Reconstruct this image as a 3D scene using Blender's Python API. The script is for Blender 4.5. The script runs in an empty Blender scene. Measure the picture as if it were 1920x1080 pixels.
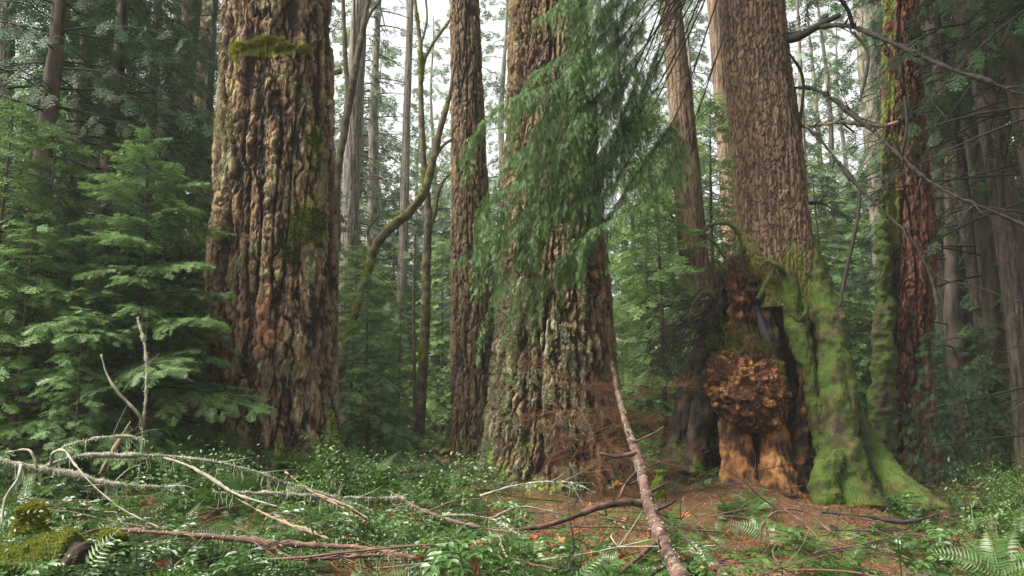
import bpy, math, random
import numpy as np
R = math.radians
SC = bpy.context.scene
COL = SC.collection

# ------------------------------------------------------------------ camera, sky, sun, exposure
CAM = np.array([0.0, 0.0, 1.2]); PITCH = R(8.5); LENS = 28.8; FPX = LENS/36*1920
cd = bpy.data.cameras.new('camera'); cam = bpy.data.objects.new('camera', cd); COL.objects.link(cam)
cam.location = CAM; cam.rotation_euler = (R(90)+PITCH, 0, 0)
cd.lens = LENS; cd.sensor_width = 36; cd.clip_start = .05; cd.clip_end = 1000
SC.camera = cam
SC.view_settings.view_transform = 'Standard'; SC.view_settings.look = 'None'
SC.view_settings.exposure = 2.42; SC.view_settings.gamma = 1
SUN_EL, SUN_AZ = 52, -105          # azimuth measured from +Y towards +X: behind and left of the camera
w = bpy.data.worlds.new('World'); SC.world = w; w.use_nodes = True
nt = w.node_tree; nt.nodes.clear()
sky = nt.nodes.new('ShaderNodeTexSky'); sky.sky_type = 'NISHITA'; sky.sun_disc = False
sky.sun_elevation = R(SUN_EL); sky.sun_rotation = R(SUN_AZ)
sky.air_density = 1.0; sky.dust_density = 6.0; sky.ozone_density = 1.0
hs = nt.nodes.new('ShaderNodeHueSaturation'); hs.inputs['Saturation'].default_value = .06
bg = nt.nodes.new('ShaderNodeBackground'); bg.inputs['Strength'].default_value = .075
wo = nt.nodes.new('ShaderNodeOutputWorld')
nt.links.new(sky.outputs[0], hs.inputs['Color']); nt.links.new(hs.outputs[0], bg.inputs[0]); nt.links.new(bg.outputs[0], wo.inputs[0])
ld = bpy.data.lights.new('sun', 'SUN'); ld.energy = 2.8; ld.angle = R(40); ld.color = (1, .93, .80)
sun = bpy.data.objects.new('sun', ld); COL.objects.link(sun)
sd = np.array([math.sin(R(SUN_AZ))*math.cos(R(SUN_EL)), math.cos(R(SUN_AZ))*math.cos(R(SUN_EL)), math.sin(R(SUN_EL))])
from mathutils import Vector, Matrix
sun.rotation_euler = Vector(sd).to_track_quat('Z', 'Y').to_euler()
sun.location = (0, 0, 40)
try:
    SC.cycles.volume_bounces = 0; SC.cycles.max_bounces = 6; SC.cycles.diffuse_bounces = 3
    SC.cycles.glossy_bounces = 2; SC.cycles.transmission_bounces = 3
    SC.cycles.use_denoising = True; SC.cycles.denoising_prefilter = 'NONE'
except Exception: pass

# ------------------------------------------------------------------ helpers
cp, sp = math.cos(PITCH), math.sin(PITCH)
def at(px, py, Y):
    u = (px-960)/FPX; v = (540-py)/FPX
    d = np.array([u, cp - v*sp, sp + v*cp]); t = Y/d[1]
    return CAM + t*d
def mpp(px, py, Y):                                 # metres in one photo pixel at that place
    v = (540-py)/FPX
    return (Y/(cp - v*sp))/FPX
def proj(P):
    P = np.asarray(P, float) - CAM
    dep = P[..., 1]*cp + P[..., 2]*sp
    return 960 + P[..., 0]/dep*FPX, 540 - (P[..., 2]*cp - P[..., 1]*sp)/dep*FPX
rs0 = np.random.RandomState(5)
PERM = np.concatenate([rs0.permutation(256)]*3)
GR = rs0.normal(size=(256, 3)); GR /= np.linalg.norm(GR, axis=1)[:, None]
def perlin(P, s=0):
    P = np.asarray(P, float) + s*17.31
    i = np.floor(P).astype(int); f = P - i; i &= 255
    u = f*f*f*(f*(f*6-15)+10)
    def g(a, b, c):
        h = PERM[PERM[PERM[(i[..., 0]+a) & 255] + ((i[..., 1]+b) & 255)] + ((i[..., 2]+c) & 255)]
        G = GR[h]
        return G[..., 0]*(f[..., 0]-a) + G[..., 1]*(f[..., 1]-b) + G[..., 2]*(f[..., 2]-c)
    def l(t, a, b): return a + t*(b-a)
    x, y, z = u[..., 0], u[..., 1], u[..., 2]
    return l(z, l(y, l(x, g(0,0,0), g(1,0,0)), l(x, g(0,1,0), g(1,1,0))),
                l(y, l(x, g(0,0,1), g(1,0,1)), l(x, g(0,1,1), g(1,1,1))))*1.5
def fbm(P, n=4, s=0):
    r = 0; a = 1; P = np.asarray(P, float)
    for k in range(n): r = r + a*perlin(P*2**k, s+k); a *= .5
    return r
def worley(P, s=0):
    P = np.asarray(P, float) + s*13.7
    i = np.floor(P).astype(int); f = P - i
    f1 = np.full(P.shape[:-1], 9.0); f2 = f1.copy(); cid = np.zeros(P.shape[:-1])
    for a in (-1, 0, 1):
        for b in (-1, 0, 1):
            for c in (-1, 0, 1):
                h = PERM[PERM[PERM[(i[..., 0]+a) & 255] + ((i[..., 1]+b) & 255)] + ((i[..., 2]+c) & 255)]
                d = ((GR[h]*.42 + .5 + np.array([a, b, c]) - f)**2).sum(-1)
                n = d < f1; f2 = np.where(n, f1, np.minimum(f2, d)); cid = np.where(n, h/255., cid); f1 = np.where(n, d, f1)
    return np.sqrt(f1), np.sqrt(f2), cid
def sstep(a, b, x):
    t = np.clip((x-a)/(b-a), 0, 1); return t*t*(3-2*t)
def nrm(v): return v/(np.linalg.norm(v, axis=-1, keepdims=True)+1e-9)

def link(o, parent=None):
    COL.objects.link(o)
    if parent is not None: o.parent = parent
    return o
def tag(o, label=None, cat=None, group=None, kind=None):
    if label: o['label'] = label
    if cat: o['category'] = cat
    if group: o['group'] = group
    if kind: o['kind'] = kind
    return o
def thing(name, label, cat, loc=(0, 0, 0), group=None, rz=0):
    o = bpy.data.objects.new(name, None); o.empty_display_size = .2
    o.location = tuple(loc); o.rotation_euler = (0, 0, rz)
    return tag(link(o), label, cat, group)
def dup(root, loc, rz=0, sc=1, label=None, group=None, tilt=(0, 0)):
    c = root.copy(); COL.objects.link(c); c.location = tuple(loc); c.rotation_euler = (tilt[0], tilt[1], rz)
    c.scale = (sc, sc, sc)
    if label: c['label'] = label
    if group: c['group'] = group
    for ch in list(root.children):
        d = ch.copy(); COL.objects.link(d); d.parent = c
        for g in list(ch.children):
            e = g.copy(); COL.objects.link(e); e.parent = d
    return c
class MB:                                            # collects geometry for ONE mesh
    def __init__(s): s.V = []; s.F = {}; s.n = 0; s.A = {}
    def add(s, V, F, **attrs):
        V = np.asarray(V, float).reshape(-1, 3); F = np.asarray(F, int)
        s.V.append(V); s.F.setdefault(F.shape[1], []).append(F + s.n)
        for k in set(list(s.A) + list(attrs)):
            if k not in s.A: s.A[k] = [np.zeros(s.n)]
            a = attrs.get(k, 0.0)
            s.A[k].append(np.broadcast_to(np.asarray(a, float).reshape(-1) if np.ndim(a) else a, (len(V),)))
        s.n += len(V)
    def mesh(s, name, mat, smooth=True, loc=(0, 0, 0)):
        me = bpy.data.meshes.new(name)
        V = np.concatenate(s.V) - np.asarray(loc, float)
        L = []; C = []
        for k, fs in s.F.items():
            f = np.concatenate(fs); L.append(f.reshape(-1)); C.append(np.full(len(f), k))
        L = np.concatenate(L); C = np.concatenate(C)
        me.vertices.add(len(V)); me.vertices.foreach_set('co', V.astype(np.float32).ravel())
        me.loops.add(len(L)); me.loops.foreach_set('vertex_index', L.astype(np.int32))
        me.polygons.add(len(C)); st = np.concatenate([[0], np.cumsum(C)[:-1]])
        me.polygons.foreach_set('loop_start', st.astype(np.int32))
        try: me.polygons.foreach_set('loop_total', C.astype(np.int32))
        except Exception: pass
        me.polygons.foreach_set('use_smooth', np.full(len(C), smooth))
        for k, a in s.A.items():
            at_ = me.attributes.new(k, 'FLOAT', 'POINT'); at_.data.foreach_set('value', np.concatenate(a).astype(np.float32))
        me.update(calc_edges=True)
        me.materials.append(mat)
        return me
    def build(s, name, mat, parent=None, loc=None, smooth=True):
        if loc is None: loc = parent.location if parent is not None else (0, 0, 0)
        me = s.mesh(name, mat, smooth, loc)
        o = bpy.data.objects.new(name, me)
        if parent is None: o.location = tuple(loc)
        return link(o, parent)

def grid_faces(nr, ns, closed=True):
    i = np.arange(nr-1)[:, None]; j = np.arange(ns if closed else ns-1)[None, :]
    a = i*ns + j; b = i*ns + (j+1) % ns
    return np.stack([a, b, b+ns, a+ns], -1).reshape(-1, 4)
def resample(P, n, rad=None):
    P = np.asarray(P, float); k = len(P)
    t = np.concatenate([[0], np.cumsum(np.linalg.norm(np.diff(P, axis=0), axis=1))]); t /= t[-1]
    s = np.linspace(0, 1, n); Q = np.zeros((n, 3))
    m = np.gradient(P, t, axis=0) if k > 2 else np.repeat((P[1]-P[0])[None], 2, 0)
    i = np.clip(np.searchsorted(t, s, side='right')-1, 0, k-2); h = (t[i+1]-t[i])[:, None]; u = ((s-t[i])/(t[i+1]-t[i]))[:, None]
    Q = (2*u**3-3*u**2+1)*P[i] + (u**3-2*u**2+u)*h*m[i] + (-2*u**3+3*u**2)*P[i+1] + (u**3-u**2)*h*m[i+1]
    r = None if rad is None else np.interp(s, t, np.asarray(rad, float))
    return Q, r
def frames(Q):
    T = nrm(np.gradient(Q, axis=0)); N = np.zeros_like(T)
    a = np.array([0, 0, 1.0]) if abs(T[0, 2]) < .8 else np.array([0, -1.0, 0])
    n = nrm(a - T[0]*np.dot(a, T[0]))
    for i in range(len(T)):
        n = nrm(n - T[i]*np.dot(n, T[i])); N[i] = n
    return T, N, np.cross(T, N)
def tube(P, rad, ns=8, nr=None, flat=1.0):
    nr = nr or max(2, len(P)*4)
    Q, r = resample(P, nr, rad if np.ndim(rad) else [rad]*len(P))
    T, N, B = frames(Q); th = np.linspace(0, 2*math.pi, ns, endpoint=False)
    D = np.cos(th)[None, :, None]*N[:, None] + np.sin(th)[None, :, None]*B[:, None]*flat
    return Q[:, None] + D*r[:, None, None], D, Q, r
def add_tube(mb, P, rad, ns=5, nr=None, rough=0, nf=6, **at_):
    G, D, Q, r = tube(P, rad, ns, nr)
    if rough: G = G + D*(rough*fbm(G*nf, 3, 3))[..., None]*np.minimum(1, r*8)[:, None, None]
    n = len(Q); F = grid_faces(n, ns)
    mb.add(G, F, **at_)
    c0 = np.arange(ns); mb.F.setdefault(ns, []).append(np.array([c0[::-1] + mb.n - n*ns])); mb.F[ns].append(np.array([c0 + mb.n - ns]))

# ------------------------------------------------------------------ materials
class NB:
    def __init__(s, name):
        s.m = bpy.data.materials.new(name); s.m.use_nodes = True; s.t = s.m.node_tree; s.t.nodes.clear()
        s.out = s.t.nodes.new('ShaderNodeOutputMaterial')
    def n(s, typ, **kw):
        x = s.t.nodes.new(typ)
        for k, v in kw.items(): setattr(x, k, v)
        return x
    def set(s, sock, v):
        if hasattr(v, 'is_output') or isinstance(v, bpy.types.NodeSocket): s.t.links.new(v, sock)
        else: sock.default_value = (*v, 1) if isinstance(v, tuple) and len(v) == 3 else v
    def attr(s, name): return s.n('ShaderNodeAttribute', attribute_name=name).outputs['Fac']
    def rnd(s): return s.n('ShaderNodeObjectInfo').outputs['Random']
    def noise(s, scale, detail=4, stretch=None, rough=.6):
        tc = s.n('ShaderNodeTexCoord').outputs['Object']
        if stretch:
            mp = s.n('ShaderNodeMapping'); mp.inputs['Scale'].default_value = stretch; s.t.links.new(tc, mp.inputs[0]); tc = mp.outputs[0]
        x = s.n('ShaderNodeTexNoise'); x.inputs['Scale'].default_value = scale; x.inputs['Detail'].default_value = detail
        x.inputs['Roughness'].default_value = rough
        s.t.links.new(tc, x.inputs['Vector']); return x.outputs['Fac']
    def rng(s, v, a, b, c=0.0, d=1.0):
        x = s.n('ShaderNodeMapRange'); s.set(x.inputs[0], v)
        for i, q in enumerate((a, b, c, d)): x.inputs[i+1].default_value = q
        return x.outputs[0]
    def math(s, op, a, b=0.0):
        x = s.n('ShaderNodeMath', operation=op); s.set(x.inputs[0], a); s.set(x.inputs[1], b); return x.outputs[0]
    def mix(s, f, a, b):
        x = s.n('ShaderNodeMix', data_type='RGBA'); s.set(x.inputs[0], f); s.set(x.inputs[6], a); s.set(x.inputs[7], b); return x.outputs[2]
    def bsdf(s, col, rough=.8, spec=.3, bump=None, bstr=.5, bdist=.01, transl=0.0, coat=0.0):
        p = s.n('ShaderNodeBsdfPrincipled'); s.set(p.inputs['Base Color'], col); s.set(p.inputs['Roughness'], rough)
        p.inputs['Specular IOR Level'].default_value = spec
        if bump is not None:
            b = s.n('ShaderNodeBump'); b.inputs['Strength'].default_value = bstr; b.inputs['Distance'].default_value = bdist
            s.t.links.new(bump, b.inputs['Height']); s.t.links.new(b.outputs[0], p.inputs['Normal'])
        o = p.outputs[0]
        if transl:
            tr = s.n('ShaderNodeBsdfTranslucent'); s.set(tr.inputs[0], col)
            mx = s.n('ShaderNodeMixShader'); mx.inputs[0].default_value = transl
            s.t.links.new(o, mx.inputs[1]); s.t.links.new(tr.outputs[0], mx.inputs[2]); o = mx.outputs[0]
        s.t.links.new(o, s.out.inputs['Surface']); return s.m

def bark_mat(name, dark, mid, light, lichen=(.30, .33, .22), moss=(.10, .13, .02), ns=14, st=(1, 1, .25), bd=.012):
    b = NB(name); n1 = b.noise(ns, 6, st); n2 = b.noise(3.0, 4); n3 = b.noise(ns*3, 5)
    h = b.attr('h')
    t = b.math('ADD', b.math('MULTIPLY', h, .75), b.math('MULTIPLY', b.math('SUBTRACT', n1, .5), .9))
    c = b.mix(b.rng(t, .1, .5), dark, mid)
    c = b.mix(b.rng(b.math('ADD', t, b.math('MULTIPLY', b.math('SUBTRACT', n2, .5), 1.2)), .55, .95), c, light)
    li = b.rng(b.math('ADD', b.attr('lich'), b.math('MULTIPLY', b.math('SUBTRACT', n3, .5), 1.3)), .45, .62)
    c = b.mix(li, c, lichen)
    c = b.mix(b.rng(b.math('ADD', b.attr('red'), b.math('MULTIPLY', b.math('SUBTRACT', n3, .5), .8)), .4, .7), c, (.20, .098, .062))
    mo = b.rng(b.math('ADD', b.attr('moss'), b.math('MULTIPLY', b.math('SUBTRACT', n3, .5), 1.0)), .42, .65)
    mc = b.mix(n1, moss, tuple(x*2.2 for x in moss))
    c = b.mix(mo, c, mc)
    return b.bsdf(c, .85, .25, n3, .8, bd)
def wood_mat(name, a, c_, ns=20, st=(1, 1, .2), rough=.85, bd=.008, ns2=4):
    b = NB(name); n1 = b.noise(ns, 6, st); n2 = b.noise(ns2, 4)
    t = b.math('ADD', b.math('MULTIPLY', n1, .7), b.math('MULTIPLY', n2, .5))
    return b.bsdf(b.mix(b.rng(t, .4, .8), a, c_), rough, .3, n1, .9, bd)
def leaf_mat(name, a, c_, rough=.5, spec=.35, transl=.3, rv=.5):
    b = NB(name)
    t = b.math('ADD', b.math('MULTIPLY', b.attr('v'), 1-rv), b.math('MULTIPLY', b.rnd(), rv))
    return b.bsdf(b.mix(t, a, c_), rough, spec, transl=transl)
M = {}
M['fir'] = bark_mat('douglas_fir_bark', (.017, .009, .005), (.112, .069, .037), (.225, .160, .093), lichen=(.20, .215, .13))
M['fir2'] = bark_mat('lichened_fir_bark', (.024, .014, .008), (.100, .064, .033), (.19, .140, .078), lichen=(.18, .19, .115))
M['hem'] = bark_mat('hemlock_bark', (.033, .020, .012), (.112, .072, .044), (.185, .130, .086), ns=40, st=(1, 1, .35), moss=(.05, .055, .008))
M['grey'] = bark_mat('grey_forest_bark', (.026, .020, .014), (.070, .053, .038), (.12, .097, .074), ns=24, st=(1, 1, .15))
M['snag'] = bark_mat('red_rotten_wood', (.020, .008, .005), (.095, .032, .016), (.18, .085, .05), ns=16, st=(1, 1, .08), moss=(.07, .085, .012))
M['maple'] = bark_mat('mossy_maple_bark', (.05, .04, .028), (.10, .08, .05), (.15, .12, .08), moss=(.10, .12, .015))
M['dark'] = wood_mat('dark_limb_bark', (.005, .004, .003), (.020, .015, .010))
M['rust'] = wood_mat('rusty_twig', (.055, .024, .013), (.15, .068, .036))
M['stick'] = wood_mat('brown_stick_bark', (.030, .016, .012), (.11, .060, .042))
M['tan'] = wood_mat('tan_stick_bark', (.07, .045, .026), (.18, .125, .075))
M['grym'] = wood_mat('pale_lichen_twig', (.06, .05, .038), (.22, .215, .165))
M['rot'] = bark_mat('orange_rotten_wood', (.035, .012, .005), (.16, .066, .020), (.36, .19, .07), ns=30, st=(1, 1, 1), bd=.02)
M['mroot'] = bark_mat('mossy_root_bark', (.02, .013, .008), (.06, .04, .02), (.10, .07, .04), moss=(.027, .045, .005), ns=30, st=(1, 1, .6), bd=.02)
M['rotleg'] = bark_mat('tan_rotten_wood', (.030, .012, .005), (.14, .060, .020), (.29, .155, .056), ns=20, st=(1, 1, .15), bd=.02, moss=(.04, .045, .006))
M['rotdark'] = bark_mat('dark_rotten_wood', (.007, .004, .003), (.026, .013, .008), (.075, .034, .017), ns=20, st=(1, 1, .15), bd=.02, moss=(.03, .04, .006))
M['rotred'] = bark_mat('red_rotten_slab', (.014, .006, .004), (.075, .026, .010), (.19, .075, .025), ns=22, st=(1, 1, .15), bd=.02, moss=(.03, .04, .006))
M['rotgrey'] = wood_mat('grey_purple_wood', (.010, .008, .009), (.036, .030, .033), 16, (1, 1, .15))
b = NB('green_moss'); n1 = b.noise(40, 5); n2 = b.noise(4, 4)
M['moss'] = b.bsdf(b.mix(b.rng(b.math('ADD', n1, b.math('MULTIPLY', n2, .9)), .7, 1.2), (.016, .026, .004), (.050, .070, .009)), .9, .1, n1, 1.0, .02)
M['mosst'] = leaf_mat('moss_tuft', (.023, .040, .005), (.075, .108, .012), .9, .1, .35, .1)
M['mossy'] = leaf_mat('yellow_moss_tuft', (.075, .085, .008), (.18, .185, .02), .9, .1, .35, .1)
M['lich'] = leaf_mat('pale_hanging_lichen', (.24, .28, .18), (.42, .46, .33), .9, .1, .3, .2)
M['litter'] = leaf_mat('needle_litter', (.035, .014, .007), (.27, .135, .065), .8, .15, .1, .0)
M['lichb'] = leaf_mat('bark_lichen', (.12, .135, .075), (.25, .27, .16), .9, .1, .2, .1)
M['ned'] = leaf_mat('hemlock_needles', (.022, .058, .022), (.055, .125, .04), .5, .3, .4, .35)
M['patchy'] = bark_mat('patchy_bark', (.016, .008, .006), (.055, .027, .020), (.095, .055, .042), lichen=(.22, .19, .165), ns=9, st=(1, 1, 1), moss=(.05, .05, .03))
M['rootb'] = bark_mat('brown_root_bark', (.008, .005, .004), (.030, .019, .012), (.06, .04, .025), moss=(.04, .06, .008))
M['nedb'] = leaf_mat('bright_hemlock_needles', (.024, .062, .014), (.095, .180, .044), .5, .3, .4, .1)
M['nedy'] = leaf_mat('young_hemlock_needles', (.050, .110, .034), (.150, .245, .080), .5, .3, .4, .25)
M['nedm'] = leaf_mat('mist_paled_young_needles', (.070, .135, .040), (.19, .29, .10), .6, .2, .45, .3)  # paler green stands in for sky light and mist on background trees
M['shadebark'] = bark_mat('shade_darkened_bark', (.012, .009, .007), (.042, .031, .022), (.075, .058, .043), ns=24, st=(1, 1, .15))  # canopy shade on the right-hand trunks put into a darker bark colour
M['palebark'] = bark_mat('haze_paled_lichen_bark', (.05, .045, .033), (.135, .12, .093), (.21, .195, .155), ns=24, st=(1, 1, .15))  # distance haze on far trunks is painted in as a paler bark
M['nedp'] = leaf_mat('haze_paled_lichen_needles', (.07, .12, .06), (.19, .25, .155), .6, .2, .45, .3)  # lichened needles lightened so the colour itself carries the background haze
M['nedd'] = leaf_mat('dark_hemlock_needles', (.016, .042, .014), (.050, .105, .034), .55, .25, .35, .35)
M['fern'] = leaf_mat('fern_leaf', (.020, .050, .009), (.068, .132, .024), .4, .4, .35, .5)
M['grape'] = leaf_mat('glossy_leaf', (.012, .035, .007), (.046, .100, .019), .36, .4, .25, .5)
M['shrub'] = leaf_mat('small_shrub_leaf', (.032, .07, .012), (.085, .15, .03), .4, .4, .35, .5)
M['dead'] = leaf_mat('dead_orange_leaf', (.10, .032, .012), (.28, .095, .028), .6, .3, .3, .6)
M['deadn'] = leaf_mat('dead_brown_needles', (.065, .026, .012), (.19, .080, .032), .8, .15, .2, .1)
b = NB('forest_floor'); n1 = b.noise(9, 8, None, .7); n2 = b.noise(.7, 5); n3 = b.noise(60, 4)
c = b.mix(b.rng(n1, .3, .7), (.035, .020, .010), (.12, .062, .030))
c = b.mix(b.rng(n2, .50, .66), c, b.mix(n3, (.025, .040, .008), (.07, .09, .018)))
M['floor'] = b.bsdf(c, .95, .15, n1, 1.0, .05)

# ------------------------------------------------------------------ the ground
GP = [(0,1080,4.3),(500,1080,4.5),(960,1080,4.6),(1400,1080,4.7),(1920,1080,4.9),(200,985,6.6),(640,980,6.8),(960,985,7.0),(1300,990,6.9),(1600,1025,7.0),
      (1850,1000,7.8),(100,905,8.6),(280,900,8.8),(512,880,9.4),(760,895,10),(900,905,10.2),(1035,915,9.8),(1200,905,9.9),(1400,885,9.8),(1560,935,9.2),(1740,965,9.0),
      (1890,912,15),(1690,895,13.5),(890,885,14),(760,880,18),(250,880,14),(1300,870,14)]
GC = np.array([at(*g) - np.array([0, 0, .10 if g[2] < 8 else .03]) for g in GP])
far = [(-40,10,.4),(40,10,-.3),(-60,60,.6),(0,60,.3),(60,60,.2),(0,-20,.1),(-20,-10,.2),(20,-10,0),(0,1,.15),(-30,30,.5),(0,30,.15),(30,30,-.1),(0,110,.5),(-100,100,1),(100,100,.5),(-4,1,.2),(4,1,.1)]
GC = np.concatenate([GC, np.array(far, float)])
def gz(x, y):
    x = np.asarray(x, float); y = np.asarray(y, float)
    d2 = (x[..., None]-GC[:, 0])**2 + (y[..., None]-GC[:, 1])**2 + .35
    wt = d2**-2.0
    z = (wt*GC[:, 2]).sum(-1)/wt.sum(-1)
    P = np.stack([x, y, 0*x], -1)
    return z + .05*fbm(P*1.3, 3, 2) + .07*perlin(P*.45, 9)
def G(x, y): return np.array([x, y, float(gz(x, y))])
def axis_pts(a, n1, b_, c_, n2):
    return np.concatenate([-(np.linspace(0, 1, n1)[::-1]**2)*a + b_, np.linspace(b_, c_, n2)[1:-1], c_ + np.linspace(0, 1, n1)**2*a])
gx = axis_pts(140, 40, -9, 9, 330); gy = np.concatenate([np.linspace(-110, 2, 24)[:-1], np.linspace(2, 16, 260), 16 + np.linspace(0, 1, 50)[1:]**1.7*130])
X, Yg = np.meshgrid(gx, gy); Z = gz(X, Yg); Pg = np.stack([X, Yg, Z], -1)
near = np.exp(-np.maximum(0, np.hypot(X, Yg-8)-9)/4)
Pg[..., 2] += near*(.035*fbm(Pg*6, 4, 5))
mb = MB(); mb.add(Pg, grid_faces(len(gy), len(gx), False)[:, ::1])
tag(mb.build('ground', M['floor']), kind='structure')

# ------------------------------------------------------------------ trunks
def trunk_grid(prof, Y, H, ns, nr, dz=.35):
    """rows of (photo row, left edge, right edge) at distance Y -> rings of a round trunk that goes on up to height H"""
    p = np.array(sorted(prof, reverse=True), float)
    C = np.array([at((a[1]+a[2])/2, a[0], Y) for a in p]); r = np.array([(a[2]-a[1])/2*mpp(960, a[0], Y) for a in p])
    z = C[:, 2]; zb = z[0]-dz; zt = max(z[-1], at(960, -60, Y)[2])
    n = min(4, len(p)); sl = np.polyfit(z[-n:], C[-n:, 0], 1)[0]
    zz = np.concatenate([np.linspace(zb, zt, nr), np.linspace(zt, H, 12)[1:]]) if H > zt + .5 else np.linspace(zb, min(H, zt), nr)
    cx = np.where(zz > z[-1], C[-1, 0] + (zz-z[-1])*sl, np.interp(zz, z, C[:, 0]))
    rr = np.where(zz > z[-1], r[-1]*(1-.75*np.clip((zz-z[-1])/max(.1, (H-z[-1])), 0, 1)), np.interp(zz, z, r))
    rr = np.where(zz < z[0], r[0] + (z[0]-zz)*.25, rr)
    for _ in range(max(1, nr//60)):                                      # soften the kinks of the outline
        k = np.convolve(np.pad(rr, 3, 'edge'), np.ones(7)/7, 'valid'); rr = k
        cx = np.convolve(np.pad(cx, 3, 'edge'), np.ones(7)/7, 'valid')
    th = np.linspace(0, 2*math.pi, ns, endpoint=False)
    D = np.stack([np.cos(th), np.sin(th), 0*th], -1)[None].repeat(len(zz), 0)
    Cn = np.stack([cx, np.full_like(zz, Y), zz], -1)
    return Cn[:, None] + D*rr[:, None, None], D, Cn, rr, th
def ridged(G, Rm, fx, fz, w_, s, warp=.35):
    Q = G*np.array([fx, fx, fz]); Q = Q + warp*np.stack([perlin(Q*.6, s+1), perlin(Q*.6, s+2), perlin(Q*.6, s+3)], -1)
    return np.exp(-(perlin(Q, s)/w_)**2)
def fir_bark(G, D, seed, deep=.07, fx=4.2, plates=True):
    """deep vertical furrows between flaking plates with sharp edges"""
    wv = np.stack([fbm(G*3, 3, seed+1), fbm(G*3, 3, seed+2), fbm(G*3, 3, seed+3)], -1)
    a = ridged(G, 1, fx, .55, .10, seed)
    pl = fbm(G*np.array([4, 4, 1.0]), 3, seed+4); fl = fbm(G*np.array([24, 24, 12]), 4, seed+5)
    if plates:
        W = G + .08*wv; p1, p2, pc = worley(W*np.array([6.0, 6.0, .6])*fx/4.2, seed)
        q1, q2, qc = worley((G + .03*wv)*np.array([20, 20, 4.5])*fx/4.2, seed+3)
        e1 = 1-sstep(.02, .20, p2-p1); e2 = 1-sstep(.02, .25, q2-q1)
        d = deep*(-1.0*a - .6*e1 + .5*(pc-.5) - .18*e2 + .30*(qc-.5)*(1-.4*e1) + .35*pl + .26*fl)
        h = np.clip(.95 - .7*a - .55*e1 - .35*e2 + .45*(qc-.5) + .2*(pc-.5) + .45*fl, 0, 1.2)
    else:
        b_ = ridged(G, 1, fx*2.1, 1.3, .14, seed+7); c_ = ridged(G, 1, fx*3.2, 3.6, .16, seed+13)
        d = deep*(-.8*a - .5*b_ - .3*c_ + .4*pl + .3*fl); h = np.clip(1 - .75*a - .45*b_ - .3*c_ + .25*pl + .4*fl, 0, 1.2)
    return d, h, pl, fl
def close_top(mb, nr, ns):
    c0 = np.arange(ns); mb.F.setdefault(ns, []).append(np.array([c0 + mb.n - ns]))
def tufts(mb, P, N, n, lo, hi, wd, rs, grav=0.0):
    """short leafy blades standing out of a surface given by points P and normals N"""
    i = rs.randint(0, len(P), n); p = P[i]; d = nrm(N[i] + .8*rs.normal(size=(n, 3)) - np.array([0, 0, grav]))
    L = rs.uniform(lo, hi, n)[:, None]; s = nrm(np.cross(d, rs.normal(size=(n, 3))))*wd
    V = np.stack([p - s - d*L*.25, p + s - d*L*.25, p + d*L], 1)
    mb.add(V, np.arange(n*3).reshape(-1, 3), v=np.repeat(rs.uniform(0, 1, n), 3))
def strands(mb, P, n, lo, hi, wd, rs):
    """hanging lichen: thin ribbons that fall straight down with a little sway"""
    i = rs.randint(0, len(P), n)
    for k in i:
        L = rs.uniform(lo, hi); p = P[k]; a = rs.uniform(0, math.pi); s = np.array([math.cos(a), math.sin(a), 0])*wd*rs.uniform(.6, 1.4)
        q = [p + np.array([rs.normal()*.1*L*t, rs.normal()*.1*L*t, -L*t]) for t in (0, .35, .7, 1)]
        V = []; ws = (1, .9, .6, .05)
        for c_, ww in zip(q, ws): V += [c_ - s*ww, c_ + s*ww]
        mb.add(V, [(0, 1, 3, 2), (2, 3, 5, 4), (4, 5, 7, 6)], v=rs.uniform(0, 1))

def blob(px, py, cx, cy, rx, ry): return np.exp(-(((px-cx)/rx)**2 + ((py-cy)/ry)**2))

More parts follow.
